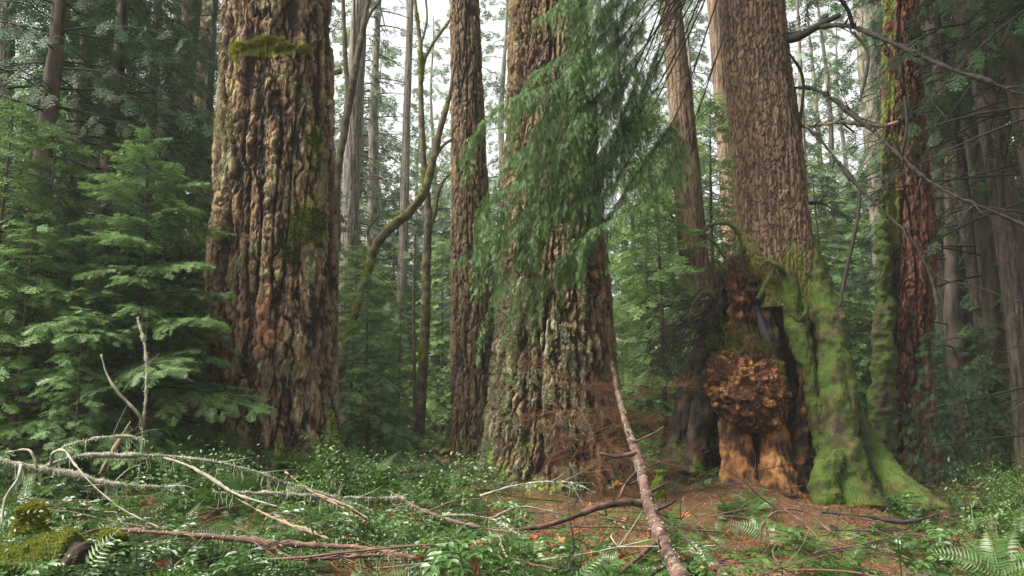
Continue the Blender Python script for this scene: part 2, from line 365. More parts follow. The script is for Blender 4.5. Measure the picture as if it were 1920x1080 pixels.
# ---- the thick fir on the left
def left_fir():
    Y = 9.7
    prof = [(890,345,660),(860,368,645),(820,388,636),(760,396,630),(680,394,630),(600,392,632),(480,398,632),(400,403,630),(300,409,628),(200,414,624),(100,418,622),(0,420,619)]
    Gd, D, C, rr, th = trunk_grid(prof, Y, 19, 460, 620)
    base = thing('fir_tree', 'thickest fir trunk at left, deeply furrowed brown bark with a band of yellow-green moss', 'tree', (C[0, 0], Y, C[0, 2]+.35))
    d, h, pl, fl = fir_bark(Gd, D, 1, .058, 3.9)
    lob = np.exp(-np.maximum(0, C[:, 2]-base.location.z)/.35)[:, None]*(.10*np.cos(th*5+1)+.06*np.cos(th*9))[None]
    V = Gd + D*(d + lob)[..., None]
    px, py = proj(V)
    front = (D[..., 1] < .3)
    moss = .75*sstep(700, 860, py)*(.55+.6*perlin(V*3, 4)) + 1.2*blob(px, py, 500, 92, 70, 16)*front + .9*blob(px, py, 575, 425, 45, 50)*front + .7*blob(px, py, 590, 262, 30, 40)*front
    moss += .5*sstep(0, .5, perlin(V*np.array([4, 4, 1.2]), 31))*h
    lich = .28*h + .35*sstep(.05, .5, perlin(V*np.array([5, 5, 1.0]), 21))*h + .12*fl
    red = (1.0*blob(px, py, 490, 625, 32, 55) + .55*blob(px, py, 470, 560, 40, 40) + .5*blob(px, py, 500, 740, 40, 30))*front*np.clip(h+.3, 0, 1) + .22*sstep(0, .5, perlin(V*2, 77))
    mb = MB(); mb.add(V, grid_faces(*V.shape[:2]), h=h.ravel(), moss=moss.ravel(), lich=lich.ravel(), red=red.ravel()); close_top(mb, *V.shape[:2])
    mb.build('trunk', M['fir'], base, smooth=False)
    rs = np.random.RandomState(3)
    def patch(cx, cy, rx, ry, thr=.4):
        w_ = blob(px, py, cx, cy, rx, ry)*(1+.7*perlin(V*9, 8))*(D[..., 1] < 0)
        return V[w_ > thr], D[w_ > thr]
    mb = MB()
    for (cx, cy, rx, ry, n) in ((452,90,15,10,700),(478,84,17,9,1100),(500,76,15,7,900),(522,87,17,12,1900),(567,95,12,9,900),(542,88,10,5,350),(440,104,8,12,250),(490,100,8,8,200)):
        P, N = patch(cx, cy, rx, ry); tufts(mb, P + N*.02, N, n, .015, .06, .006, rs, -.3)
    mb.build('moss_band', M['mossy'], base)
    mb = MB()
    for (cx, cy, rx, ry, n) in ((575,425,38,42,2600),(545,470,20,30,700),(588,262,18,22,900),(590,300,10,30,400),(430,235,10,60,400),(560,180,12,40,250),(520,700,40,60,500)):
        P, N = patch(cx, cy, rx, ry); tufts(mb, P, N, n, .02, .06, .006, rs, .3)
    w_ = (moss > .52) & front & (py > 640); tufts(mb, V[w_], D[w_], 6000, .012, .04, .006, rs, 0)
    mb.build('moss', M['mosst'], base)
    mb = MB(); w_ = (h > .75) & front & (py > -60) & (py < 760) & (perlin(V*np.array([5, 5, 1.6]), 23) > .08)
    tufts(mb, V[w_], D[w_], 9000, .012, .04, .005, rs, .6); strands(mb, V[w_], 500, .05, .16, .005, rs)
    mb.build('lichen', M['lichb'], base)
    return base
left_fir()

# ---- the lichen covered fir in the middle
def middle_fir():
    Y = 10.3
    prof = [(930,870,1215),(900,886,1190),(850,903,1176),(800,908,1170),(750,914,1163),(680,922,1158),(600,930,1152),(500,937,1142),(400,941,1132),(300,945,1124),(200,949,1117),(100,953,1108),(0,955,1098)]
    Gd, D, C, rr, th = trunk_grid(prof, Y, 20, 420, 560)
    base = thing('fir_tree', 'middle fir with rough grey-green lichened bark behind drooping hemlock boughs', 'tree', (C[0, 0], Y, C[0, 2]+.35))
    d, h, pl, fl = fir_bark(Gd, D, 41, .07, 4.6)
    V = Gd + D*d[..., None]; px, py = proj(V); front = D[..., 1] < .3
    lo = sstep(350, 620, py)
    moss = .8*sstep(780, 900, py)*(.5+.6*perlin(V*3, 4)) + .3*lo*sstep(0, .5, perlin(V*3, 15))
    lich = (.15+.3*lo)*h + .3*sstep(0, .5, perlin(V*np.array([5, 5, 2]), 51))*(.4+lo)*h - .3*sstep(.3, 1, D[..., 0])
    mb = MB(); mb.add(V, grid_faces(*V.shape[:2]), h=h.ravel(), moss=moss.ravel(), lich=lich.ravel()); close_top(mb, *V.shape[:2])
    mb.build('trunk', M['fir2'], base, smooth=False)
    rs = np.random.RandomState(4); mb = MB()
    w_ = (h > .6) & front & (py > 480) & (px < 1110) & (perlin(V*np.array([6, 6, 3]), 23) > -.05)
    tufts(mb, V[w_], D[w_], 16000, .012, .045, .007, rs, .3); strands(mb, V[w_], 250, .04, .10, .006, rs)
    mb.build('lichen', M['lichb'], base)
    mb = MB(); w_ = (moss > .45) & front; tufts(mb, V[w_], D[w_], 6000, .012, .04, .006, rs, 0)
    mb.build('moss', M['mosst'], base)
middle_fir()

# ---- plainer trunks further back
def plain_trunk(name, label, prof, Y, H, mat, seed, ns=110, nr=320, deep=.028, fx=9, moss_h=0, lichv=.15, group=None, plates=False):
    Gd, D, C, rr, th = trunk_grid(prof, Y, H, ns, nr)
    z0 = float(gz(C[0, 0], Y)); base = thing(name, label, 'tree', (C[0, 0], Y, z0), group)
    d, h, pl, fl = fir_bark(Gd, D, seed, deep, fx, plates)
    V = Gd + D*d[..., None]
    moss = .25*sstep(0, .6, perlin(V*2.2, seed)) + moss_h*np.exp(-np.maximum(0, V[..., 2]-z0)/1.5)
    lich = lichv*h + .3*sstep(.1, .6, perlin(V*np.array([4, 4, 1.2]), seed+2))
    mb = MB(); mb.add(V, grid_faces(*V.shape[:2]), h=h.ravel(), moss=moss.ravel(), lich=lich.ravel()); close_top(mb, *V.shape[:2])
    mb.build('trunk', mat, base)
    return base, V, D, C, rr
TR = {}
TR['mid'] = plain_trunk('fir_tree', 'straight grey-brown trunk right behind the middle fir on its left', [(900,842,936),(750,844,932),(600,845,930),(450,845,922),(300,845,913),(150,844,906),(0,843,899)], 14, 26, M['fir2'], 61, 220, 520, .035, 8, .5, .2, None, True)

# ------------------------------------------------------------------ hemlock foliage
def spray_tpl(nside, npm, nps, nl, nw, seed, wide=.5):
    rs = np.random.RandomState(seed); T = []
    def needle(b_, d, L, wdt):
        p = np.array([-d[1], d[0], 0])*wdt
        T.append([b_ - p, b_ + p, b_ + d*L + np.array([0, 0, rs.normal()*.15*L])])
    def axis(b_, ang, L, n, zc):
        d = np.array([math.cos(ang), math.sin(ang), 0])
        p = np.array([-d[1], d[0], 0])*nw*.25
        T.append([b_-p, b_+p, b_+d*L+np.array([0, 0, zc*L])])
        for k in range(n):
            t = (k+.5)/n
            for s in (-1, 1):
                q = b_ + d*L*t + np.array([0, 0, zc*L*t*t]); a = ang + s*R(rs.uniform(50, 75))
                needle(q, np.array([math.cos(a), math.sin(a), 0]), nl*rs.uniform(.7, 1.15)*(1-.4*t), nw)
        needle(b_ + d*L*.93, d, nl, nw)
    axis(np.zeros(3), 0, 1, npm, -.12)
    for k in range(nside):
        t = .08 + .8*(k+.5)/nside
        for s in (-1, 1):
            L = wide*(1-t)**.8 + .06
            axis(np.array([t, 0, -.12*t*t]), s*R(rs.uniform(42, 60)), L*rs.uniform(.75, 1.15), max(2, int(nps*L/.5)), -.15)
    return np.array(T)
TPL = {'hd': spray_tpl(7, 16, 9, .080, .030, 1), 'hang': spray_tpl(4, 8, 4, .10, .036, 5, .26), 'fine': spray_tpl(6, 10, 6, .085, .034, 6, .40), 'md': spray_tpl(4, 8, 5, .12, .042, 2), 'ld': spray_tpl(3, 3, 2, .20, .075, 3)}
def put_sprays(mb, tpl, O, Xd, Nd, S, rs):
    O = np.array(O); Xd = nrm(np.array(Xd)); Nd = np.array(Nd); S = np.array(S)
    Yd = nrm(np.cross(Nd, Xd)); Zd = np.cross(Xd, Yd); t = tpl.reshape(-1, 3)
    V = O[:, None] + S[:, None, None]*(t[None, :, 0:1]*Xd[:, None] + t[None, :, 1:2]*Yd[:, None] + t[None, :, 2:3]*Zd[:, None])
    n = len(O)*len(t); v = np.repeat(rs.uniform(0, 1, len(O)), len(t)).reshape(len(O), -1) * .65 + .35*t[None, :, 0]
    mb.add(V.reshape(-1, 3), np.arange(n).reshape(-1, 3), v=v.ravel())
UP = np.array([0, 0, 1.0])
def bough(mb, mw, P, L2, nsec, sl, tpl, rs, droop=.25, hang=0.0, r0=.012, t0=.12, ragged=.25, wide=1.0, gap=.55):
    """one bough along P: side twigs in a flat fan, each carrying sprays"""
    Q, _ = resample(P, 24); T = nrm(np.gradient(Q, axis=0))
    if mw is not None: add_tube(mw, Q[::3], np.linspace(r0, r0*.25, 8), 4, 8)
    O, X, N, S = [], [], [], []
    tl = np.linalg.norm(np.diff(Q, axis=0), axis=1).sum()
    for k in range(nsec):
        t = t0 + (1-t0)*(k+rs.uniform(0, 1))/nsec; f = t*23; i = min(22, int(f)); p = Q[i] + (Q[i+1]-Q[i])*(f-i); tt = T[i]
        side = nrm(np.cross(tt, UP))*(1 if k % 2 else -1)
        l2 = L2*((1-t)**.75*(.5+.5*min(1, t/.25)) + .12)*rs.uniform(1-ragged*1.6, 1+ragged*.5)
        ang = R(rs.uniform(40, 62))*wide; d = nrm(math.cos(ang)*tt + math.sin(ang)*side + UP*rs.normal()*.12)
        m = max(1, int(l2/(sl*gap)))
        if mw is not None and l2 > .25: add_tube(mw, [p, p + d*l2*.5 - UP*droop*l2*.25*.5, p + d*l2*.9 - UP*(droop+hang)*l2*.6], [r0*.35, r0*.25, r0*.1], 3, 4)
        for j in range(m):
            u = (j+.3)/m; q = p + d*l2*u - UP*(droop+hang)*l2*u*u*.7
            dd = nrm(d - UP*((droop+hang)*1.4*u)); a = R(rs.uniform(15, 48))*(1 if j % 2 else -1)*(j < m-1 or .2)
            sv = nrm(np.cross(dd, UP)); dd2 = nrm(math.cos(a)*dd + math.sin(a)*sv - UP*(hang*rs.uniform(.3, 1.5) + rs.uniform(0, .25)))
            O.append(q); X.append(dd2); N.append(nrm(UP + .35*rs.normal(size=3) + (.8*hang)*rs.normal(size=3))); S.append(sl*rs.uniform(.7, 1.2)*(1.1-.4*u))
    O.append(Q[-3]); X.append(T[-1]); N.append(UP + .1*rs.normal(size=3)); S.append(sl*1.1)
    put_sprays(mb, tpl, O, X, N, S, rs)
def bough_path(rs, L, el, az=0.0, sag=.35):
    d = np.array([math.cos(az), math.sin(az), 0]); s = np.array([-d[1], d[0], 0])*rs.normal()*.12*L
    return np.array([d*L*t + UP*(L*t*math.sin(el) - sag*L*t*t) + s*t*t for t in (0, .3, .6, .85, 1)])
def conifer(name, label, H, r0, cb, Lmax, nb, tpl, sl, seed, mat, bark='grey', nsec=12, dead=0, sag=.35, droop=.3, lean=.02, top=1.0, thin=0.0, hang=0.0):
    """a whole conifer at the origin: trunk, limbs, crown"""
    rs = np.random.RandomState(seed)
    base = thing(name, label, 'tree')
    zz = np.linspace(-.3, H, 26); wob = .04*r0*8
    C = np.stack([lean*zz + wob*np.sin(zz*.7+seed), wob*np.cos(zz*.5+seed)*.7, zz], -1)
    rr = r0*(1-np.clip(zz/H, 0, 1)*.93)*(1+.5*np.exp(-np.maximum(zz, 0)/.5))
    G0, D0, Q0, R0 = tube(C, rr, 18, 90)
    hh = np.clip(.6 + fbm(G0*np.array([8, 8, 1.5]), 3, seed), 0, 1); G0 = G0 + D0*(r0*.16*(hh-.6))[..., None]
    mt = MB(); mt.add(G0, grid_faces(90, 18), h=hh.ravel(), moss=(.3*sstep(0, .6, perlin(G0*1.5, seed))+.35*np.exp(-np.maximum(0, G0[..., 2])/1.2)).ravel(), lich=(.2*hh).ravel())
    mt.build('trunk', M[bark], base)
    mc, mw = MB(), MB()
    for k in range(nb):
        f = (k+rs.uniform(0, 1))/nb; z = cb + (H*.99-cb)*f
        if rs.uniform() < thin: continue
        L = Lmax*((1-f)**.75*top*(.65+.35*min(1, f/.2)) + .05)*rs.uniform(.6, 1.15)
        az = k*2.39996 + rs.normal()*.35; el = R(-8 + 38*f**1.3 + rs.normal()*7)
        x = np.interp(z, zz, C[:, 0]); y = np.interp(z, zz, C[:, 1])
        P = bough_path(rs, L, el, az, sag*rs.uniform(.5, 1.3)) + np.array([x, y, z])
        ns_ = max(4, int(nsec*(L/Lmax)**.7))
        bough(mc, mw, P, L*.42, ns_, sl, TPL[tpl], rs, droop, hang, r0=max(.006, r0*.14*(L/Lmax)))
    for k in range(dead):
        z = rs.uniform(.04, 1)*max(cb, H*.5); az = rs.uniform(0, 6.28); L = Lmax*rs.uniform(.3, .9)
        P = bough_path(rs, L, R(rs.uniform(-15, 10)), az, rs.uniform(0, .35)) + np.array([np.interp(z, zz, C[:, 0]), np.interp(z, zz, C[:, 1]), z])
        add_tube(mw, P, np.linspace(r0*.10, r0*.02, 5), 4, 8)
        for j in range(4):
            q = P[rs.randint(1, 5)]; add_tube(mw, [q, q + rs.normal(size=3)*L*.12, q + rs.normal(size=3)*L*.2 - UP*L*.1], [r0*.035, r0*.02, r0*.008], 3, 4)
    if mc.n: mc.build('crown', mat, base)
    if mw.n: mw.build('branchwork', M['dark'], base)
    return base

PR = {}
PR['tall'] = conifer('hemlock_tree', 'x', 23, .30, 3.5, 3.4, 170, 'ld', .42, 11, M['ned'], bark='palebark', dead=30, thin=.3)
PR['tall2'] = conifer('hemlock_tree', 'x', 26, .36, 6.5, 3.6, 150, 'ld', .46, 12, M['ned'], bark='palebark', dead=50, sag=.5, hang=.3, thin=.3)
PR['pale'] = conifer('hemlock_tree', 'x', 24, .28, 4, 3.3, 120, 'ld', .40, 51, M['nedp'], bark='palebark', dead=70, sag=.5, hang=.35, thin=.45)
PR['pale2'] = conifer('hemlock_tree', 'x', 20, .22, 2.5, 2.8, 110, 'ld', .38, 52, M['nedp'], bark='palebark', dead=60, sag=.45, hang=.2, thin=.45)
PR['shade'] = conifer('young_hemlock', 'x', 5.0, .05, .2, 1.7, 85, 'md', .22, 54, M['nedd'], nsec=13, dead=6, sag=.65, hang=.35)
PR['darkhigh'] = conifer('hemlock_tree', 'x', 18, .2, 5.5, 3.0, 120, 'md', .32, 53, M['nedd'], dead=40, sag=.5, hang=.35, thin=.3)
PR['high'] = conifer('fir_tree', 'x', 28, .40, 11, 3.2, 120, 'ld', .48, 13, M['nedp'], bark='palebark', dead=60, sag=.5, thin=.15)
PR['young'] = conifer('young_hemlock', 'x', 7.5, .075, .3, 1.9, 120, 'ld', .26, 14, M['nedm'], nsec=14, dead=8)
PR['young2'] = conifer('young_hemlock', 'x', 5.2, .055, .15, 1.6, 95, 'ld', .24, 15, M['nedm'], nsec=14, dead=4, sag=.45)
PR['dark'] = conifer('hemlock_tree', 'x', 17, .20, 1.0, 3.0, 190, 'md', .34, 16, M['nedd'], bark='grey', nsec=13, dead=20, sag=.45, hang=.25, thin=.35)
PR['dark2'] = conifer('hemlock_tree', 'x', 14, .16, 1.6, 2.7, 150, 'md', .32, 17, M['nedd'], bark='grey', nsec=13, dead=25, sag=.55, hang=.35, thin=.35)
PR['snag'] = conifer('dead_snag', 'x', 20, .30, 19.5, 1.6, 2, 'ld', .3, 18, M['ned'], bark='palebark', dead=150)
PR['sap'] = conifer('young_hemlock', 'x', 3.6, .04, .1, 1.15, 80, 'md', .22, 19, M['nedy'], nsec=13, dead=2)
USED = {}
def put_tree(kind, px, Y, sc=1.0, rz=None, label=None, group=None, dz=0, name=None):
    x = at(px, 770, Y)[0]; p = G(x, Y); p[2] += dz
    rz = RN.uniform(0, 6.28) if rz is None else rz
    if kind not in USED:
        o = PR[kind]; USED[kind] = 1
        o.location = tuple(p); o.rotation_euler = (0, 0, rz); o.scale = (sc, sc, sc)
        if label: o['label'] = label
        if group: o['group'] = group
    else: o = dup(PR[kind], p, rz, sc, label, group)
    return o
RN = random.Random(7)
def zone(px):
    if px < 395: return 'left of the thickest fir'
    if px < 640: return 'showing behind the thickest fir'
    if px < 850: return 'between the thickest fir and the middle fir'
    if px < 1150: return 'behind the middle fir'
    if px < 1370: return 'between the middle fir and the mossy stump'
    if px < 1640: return 'right behind the mossy stilt rooted hemlock'
    return 'at the dark right side beyond the red snag'
#TREES_FROM_HERE
exec_trees = [
  # kind, px, Y, scale
  ('young',690,19,.7),('young2',745,16.5,.7),('young',830,23,.8),('young2',655,14,.75),('young',590,17,.9),('young2',715,26,1.1),
  ('young',1215,15,.9),('young2',1250,13,1.0),('young',1340,16,1.0),('young2',1180,18,1.0),('young',1300,21,1.1),('young2',1400,19,1.1),
  ('young',1560,17,.9),('young2',1600,20,1.0),('young',1640,24,1.1),('young2',1530,23,1.2),('young',1480,20,1.0),
  ('shade',1750,11.8,.46),('shade',1850,13.2,.5),('young',1860,19,1.0),('young2',1930,14,.9),('young',1750,22,1.1),
  ('young2',60,9.4,.80),('young',120,13,.85),('young',330,12.5,.75),('young2',400,12,.7),('young',20,15,1.0),('young',200,17,1.1),('young2',-40,8.6,.8),('young',430,15,.9),
  ('young',670,32,1.6),('young2',735,30,1.8),('young',800,36,1.7),('young',855,33,1.6),('young',1510,30,1.4),('young2',1590,32,1.8),('young',1230,34,1.6),('young2',1640,27,1.5),
  ('sap',30,8.2,.75),('sap',150,7.9,.5),('sap',690,12,.8),('sap',335,9.3,.6),
]
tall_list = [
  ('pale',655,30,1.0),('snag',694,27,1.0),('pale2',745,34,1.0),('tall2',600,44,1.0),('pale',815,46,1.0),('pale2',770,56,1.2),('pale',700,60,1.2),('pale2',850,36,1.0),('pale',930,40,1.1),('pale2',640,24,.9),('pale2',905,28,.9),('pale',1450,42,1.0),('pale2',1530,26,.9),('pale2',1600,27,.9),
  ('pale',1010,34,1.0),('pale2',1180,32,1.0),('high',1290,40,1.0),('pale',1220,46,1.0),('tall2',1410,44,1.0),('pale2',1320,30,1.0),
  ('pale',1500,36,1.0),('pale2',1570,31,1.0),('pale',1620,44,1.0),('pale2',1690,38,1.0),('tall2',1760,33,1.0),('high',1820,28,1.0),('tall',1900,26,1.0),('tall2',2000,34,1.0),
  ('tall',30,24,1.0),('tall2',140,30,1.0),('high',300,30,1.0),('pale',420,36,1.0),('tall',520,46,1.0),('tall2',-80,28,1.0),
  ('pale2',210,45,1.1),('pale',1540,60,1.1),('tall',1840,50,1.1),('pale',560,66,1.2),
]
dark_list = [('dark',90,12.5,.95),('dark2',20,9.9,.95),('dark2',150,11.4,1.0),('dark',250,15.5,.9),('dark2',345,16.5,1.05),('dark2',170,19,1.1),
             ('darkhigh',1990,10.5,1.0),('darkhigh',2120,8.6,.95),('darkhigh',1800,18.5,1.1),('dark',2200,13,1.0),('darkhigh',1880,14,.95),('darkhigh',1800,16.5,.95),('dark2',1790,19,1.0),('dark',1940,16,1.05)]  # trees past the right edge are added; their crowns shade that side
for kind, px, Y, s in exec_trees:
    lb = {'young': 'taller young light green hemlock ', 'young2': 'smaller young light green hemlock ', 'sap': 'tiny young light green hemlock ', 'shade': 'dark drooping young hemlock '}[kind] + zone(px)
    put_tree(kind, px, Y, s, None, lb, 'young hemlocks ' + zone(px))
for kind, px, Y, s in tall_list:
    what = {'pale': 'haze-paled lichen draped hemlock', 'pale2': 'smaller haze-paled lichen draped hemlock', 'tall': 'hazy leafy hemlock', 'tall2': 'hazy drooping hemlock', 'high': 'hazy high-crowned fir', 'snag': 'pale snag with bare branches'}[kind]
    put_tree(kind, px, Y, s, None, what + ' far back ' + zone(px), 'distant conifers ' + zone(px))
for kind, px, Y, s in dark_list:
    what = {'darkhigh': 'dark high branched hemlock', 'dark': 'dark green dense hemlock', 'dark2': 'dark hemlock with weeping branches'}[kind]
    put_tree(kind, px, Y, s, None, what + ' standing ' + zone(px), 'dark hemlocks ' + zone(px))

# ---- bare trunks one can follow in the photo
def near_trunks():
    T = [('straight narrow trunk with peeling grey-brown bark left of the dead snag', [(640,634,668),(480,638,672),(330,643,675),(180,650,682),(0,660,690)], 20, 24, 'palebark', 71),
         ('faint thin trunk left of the upright mossy maple', [(880,733,752),(700,738,756),(450,748,766),(200,756,770),(0,764,776)], 27, 26, 'palebark', 72),
         ('leaning brown trunk just right of the middle fir boughs', [(900,1290,1350),(560,1280,1338),(400,1266,1320),(200,1254,1301),(0,1238,1276)], 15, 24, 'hem', 73),
         ('paler trunk close behind the stilt rooted hemlock on its left', [(900,1372,1425),(560,1362,1408),(280,1345,1382),(100,1333,1364),(0,1325,1355)], 18, 26, 'hem', 74),
         ('wide grey trunk behind the top of the red snag', [(900,1660,1740),(500,1640,1705),(250,1620,1675),(0,1600,1650)], 20, 26, 'palebark', 75),
         ('grey trunk leaning left just right of the red snag', [(900,1800,1875),(560,1758,1816),(300,1728,1782),(50,1692,1740),(0,1684,1732)], 17, 24, 'shadebark', 76),
         ('slim brown trunk right of the grey leaning trunk', [(900,1856,1908),(600,1828,1868),(300,1780,1812),(0,1728,1756)], 14.5, 22, 'shadebark', 77),
         ('dark trunk at the right edge half hidden by needles', [(900,1912,1975),(600,1888,1940),(400,1862,1910),(200,1832,1876),(0,1800,1842)], 12.5, 22, 'shadebark', 78),
         ('dark slim trunk left of the thickest fir, among hemlock needles', [(900,288,330),(330,317,348),(200,328,360),(0,344,378)], 16, 22, 'grey', 79),
         ('grey trunk in the gap beside the thickest fir, mossy on one side', [(900,345,385),(480,352,388),(250,360,394),(0,372,404)], 19, 22, 'fir2', 80),
         ('dark trunk at the left edge behind drooping needles', [(900,-45,0),(400,-15,18),(200,0,24),(0,4,30)], 12, 20, 'grey', 81)]
    for lb, prof, Y, H, m, s in T:
        plain_trunk('conifer_tree', lb, prof, Y, H, M[m], s, 72, 240, .018, 11, .5, .12)
near_trunks()

# ---- the young hemlock in front of the left trees, its boughs one by one
def hero_young():
    rs = np.random.RandomState(21); Y = 8.7
    foot = at(236, 890, Y); tip = at(228, 235, Y); z0 = float(gz(foot[0], Y)); H = tip[2]-z0
    base = thing('young_hemlock', 'bright young hemlock with a thin dark stem in front of the dark left trees', 'tree', (foot[0], Y, z0))
    O = np.array([foot[0], Y, z0])
    st = [np.array([0, 0, -.15]), np.array([.02, 0, H*.3]), np.array([.04, 0, H*.6]), np.array([-.02, 0, H])]
    mb = MB(); add_tube(mb, [O+s for s in st], [.042, .036, .022, .006], 10, 60, .012, 14, h=.2, moss=.1, lich=.1); mb.build('trunk', M['grey'], base)
    kinds = []
    for k in range(5):
        mc, mw = MB(), MB(); bough(mc, mw, bough_path(rs, 1.0, R(4), 0, .22), .52, 34, .13, TPL['fine'], rs, .25, .0, .008, .08, .25, 1.0, .42)
        kinds.append((mc.mesh('bough', M['nedy']), mw.mesh('twig', M['dark'])))
    for k in range(74):
        f = (k+rs.uniform(0, 1))/74; z = .35 + (H*.985-.35)*f
        L = (1.5*(1-f)**.72*(.75+.25*min(1, f/.15)) + .12)*rs.uniform(.65, 1.12); az = k*2.39996+rs.normal()*.3
        c_, t_ = kinds[k % 5]
        o = link(bpy.data.objects.new('bough', c_), base); ow = link(bpy.data.objects.new('twig', t_), o)
        o.location = (np.interp(z, [0, H*.3, H*.6, H], [0, .02, .04, -.02]), 0, z)
        o.rotation_euler = (rs.normal()*.15, R(-(-6 + 34*f**1.4 + rs.normal()*6)), az); o.scale = (L, L*rs.uniform(.85, 1.1), L)
hero_young()

# ---- curved and upright mossy maples, one object each
def maple(label, stems, Y, moss=.75):
    foot = at(stems[0][0][0], stems[0][0][1], stems[0][0][2] if len(stems[0][0]) > 3 else Y)
    base = thing('vine_maple', label, 'tree', foot); rs = np.random.RandomState(int(foot[0]*100) % 999)
    mt = MB(); first = True
    for st in stems:
        P = [at(q[0], q[1], Y if len(q) < 4 else q[2]) for q in st]; rad = [q[-1]*.42*mpp(960, 540, Y) for q in st]
        nr = max(24, int(np.linalg.norm(np.diff(P, axis=0), axis=1).sum()/.04))
        G1, D1, Q1, r1 = tube(P, rad, 14, nr)
        nn = fbm(G1*9, 3, 5); G1 = G1 + D1*(nn*.25)[..., None]*r1[:, None, None]
        ms = moss*(.55+.5*D1[..., 2]+.5*perlin(G1*2.5, 3))
        m = mt if first else MB(); m.add(G1, grid_faces(nr, 14), h=np.clip(.5+nn, 0, 1).ravel(), moss=ms.ravel(), lich=.25)
        tf = MB(); w_ = ms > .5
        if first: m.build('trunk', M['maple'], base)
        else: m.build('limb', M['maple'], base)
        if w_.sum() > 20:
            tufts(tf, G1[w_], D1[w_], int(900*nr/60), .012, .05, .006, rs, .2); tf.build('moss', M['mossy'], base)
        first = False
maple('curved mossy maple bending up from behind the thickest fir', [[(628,760,15),(642,680,17),(662,600,18),(690,510,19),(708,455,22),(735,425,22),(770,395,21),(797,355,19),(812,300,17),(826,240,15),(842,185,10),(852,120,5)],
      [(700,470,14),(690,430,6),(712,400,3),(705,370,2)], [(812,300,9),(835,270,6),(850,262,4)]], 13.0)
maple('upright mossy maple between the dead snag and the middle fir', [[(782,880,26),(790,740,24),(798,600,21),(800,480,20),(803,400,17),(796,320,14),(791,240,13),(789,160,12),(788,80,10),(780,20,8),(774,-60,6)],
      [(803,435,12),(815,400,11),(822,360,9),(832,340,5),(845,325,3)], [(789,165,9),(797,110,8),(820,70,7),(842,40,6),(870,-30,4)], [(788,90,6),(800,40,5),(792,-40,4)]], 14.5)
maple('dark mossy forked maple hugging the right edge of the thickest fir', [[(632,470,16),(634,320,16),(645,250,18),(657,180,20),(668,120,17),(680,60,14),(690,0,12),(700,-70,8)],
      [(655,180,12),(648,120,11),(646,60,10),(640,-60,8)], [(640,135,9),(625,140,7),(618,150,5)], [(678,70,8),(692,30,7),(712,0,6),(740,-50,4)], [(662,140,7),(664,60,6),(664,-60,5)]], 12.2, .5)
maple('thin black bare stem beside the upright mossy maple', [[(776,870,7),(777,700,7),(776,560,6),(778,440,4)]], 14.2, .15)

# ---- the big hemlock standing on its old stump
def root(base, name, pts, mat, seed, ns=40, rough=.03, nf=7, flat=1.0, tuft=0, tmat=None, knob=.0, lich=.0, fib=.0, mossa=.3):
    P = [at(q[0], q[1], q[2]) for q in pts]; rad = [q[3]*mpp(960, 700, q[2]) for q in pts]
    nr = max(30, int(np.linalg.norm(np.diff(P, axis=0), axis=1).sum()/.018))
    G1, D1, Q1, r1 = tube(P, rad, ns, nr, flat)
    nn = fbm(G1*nf, 4, seed); lo = perlin(G1*2.2, seed+3); G1 = G1 + D1*(rough*nn + rough*1.2*lo + knob*np.abs(perlin(G1*9, seed+5)) - fib*np.abs(fbm(G1*np.array([14, 14, 1.4]), 3, seed+8)))[..., None]
    mb = MB(); mb.add(G1, grid_faces(nr, ns), h=np.clip(.5+nn-(fib>0)*.6*np.abs(fbm(G1*np.array([14, 14, 1.4]), 3, seed+8)), 0, 1).ravel(), moss=(mossa+.35*perlin(G1*3, seed+6)+.25*perlin(G1*9, seed+7)).ravel(), lich=lich)
    c0 = np.arange(ns); mb.F.setdefault(ns, []).append(np.array([c0[::-1], c0 + (nr-1)*ns]))
    o = mb.build(name, mat, base)
    if tuft:
        tf = MB(); rs = np.random.RandomState(seed); tufts(tf, G1.reshape(-1, 3), D1.reshape(-1, 3), tuft, .008, .026, .004, rs, .2)
        t = tf.build('moss', tmat or M['mosst'], base); t.parent = o
    return o, G1, D1
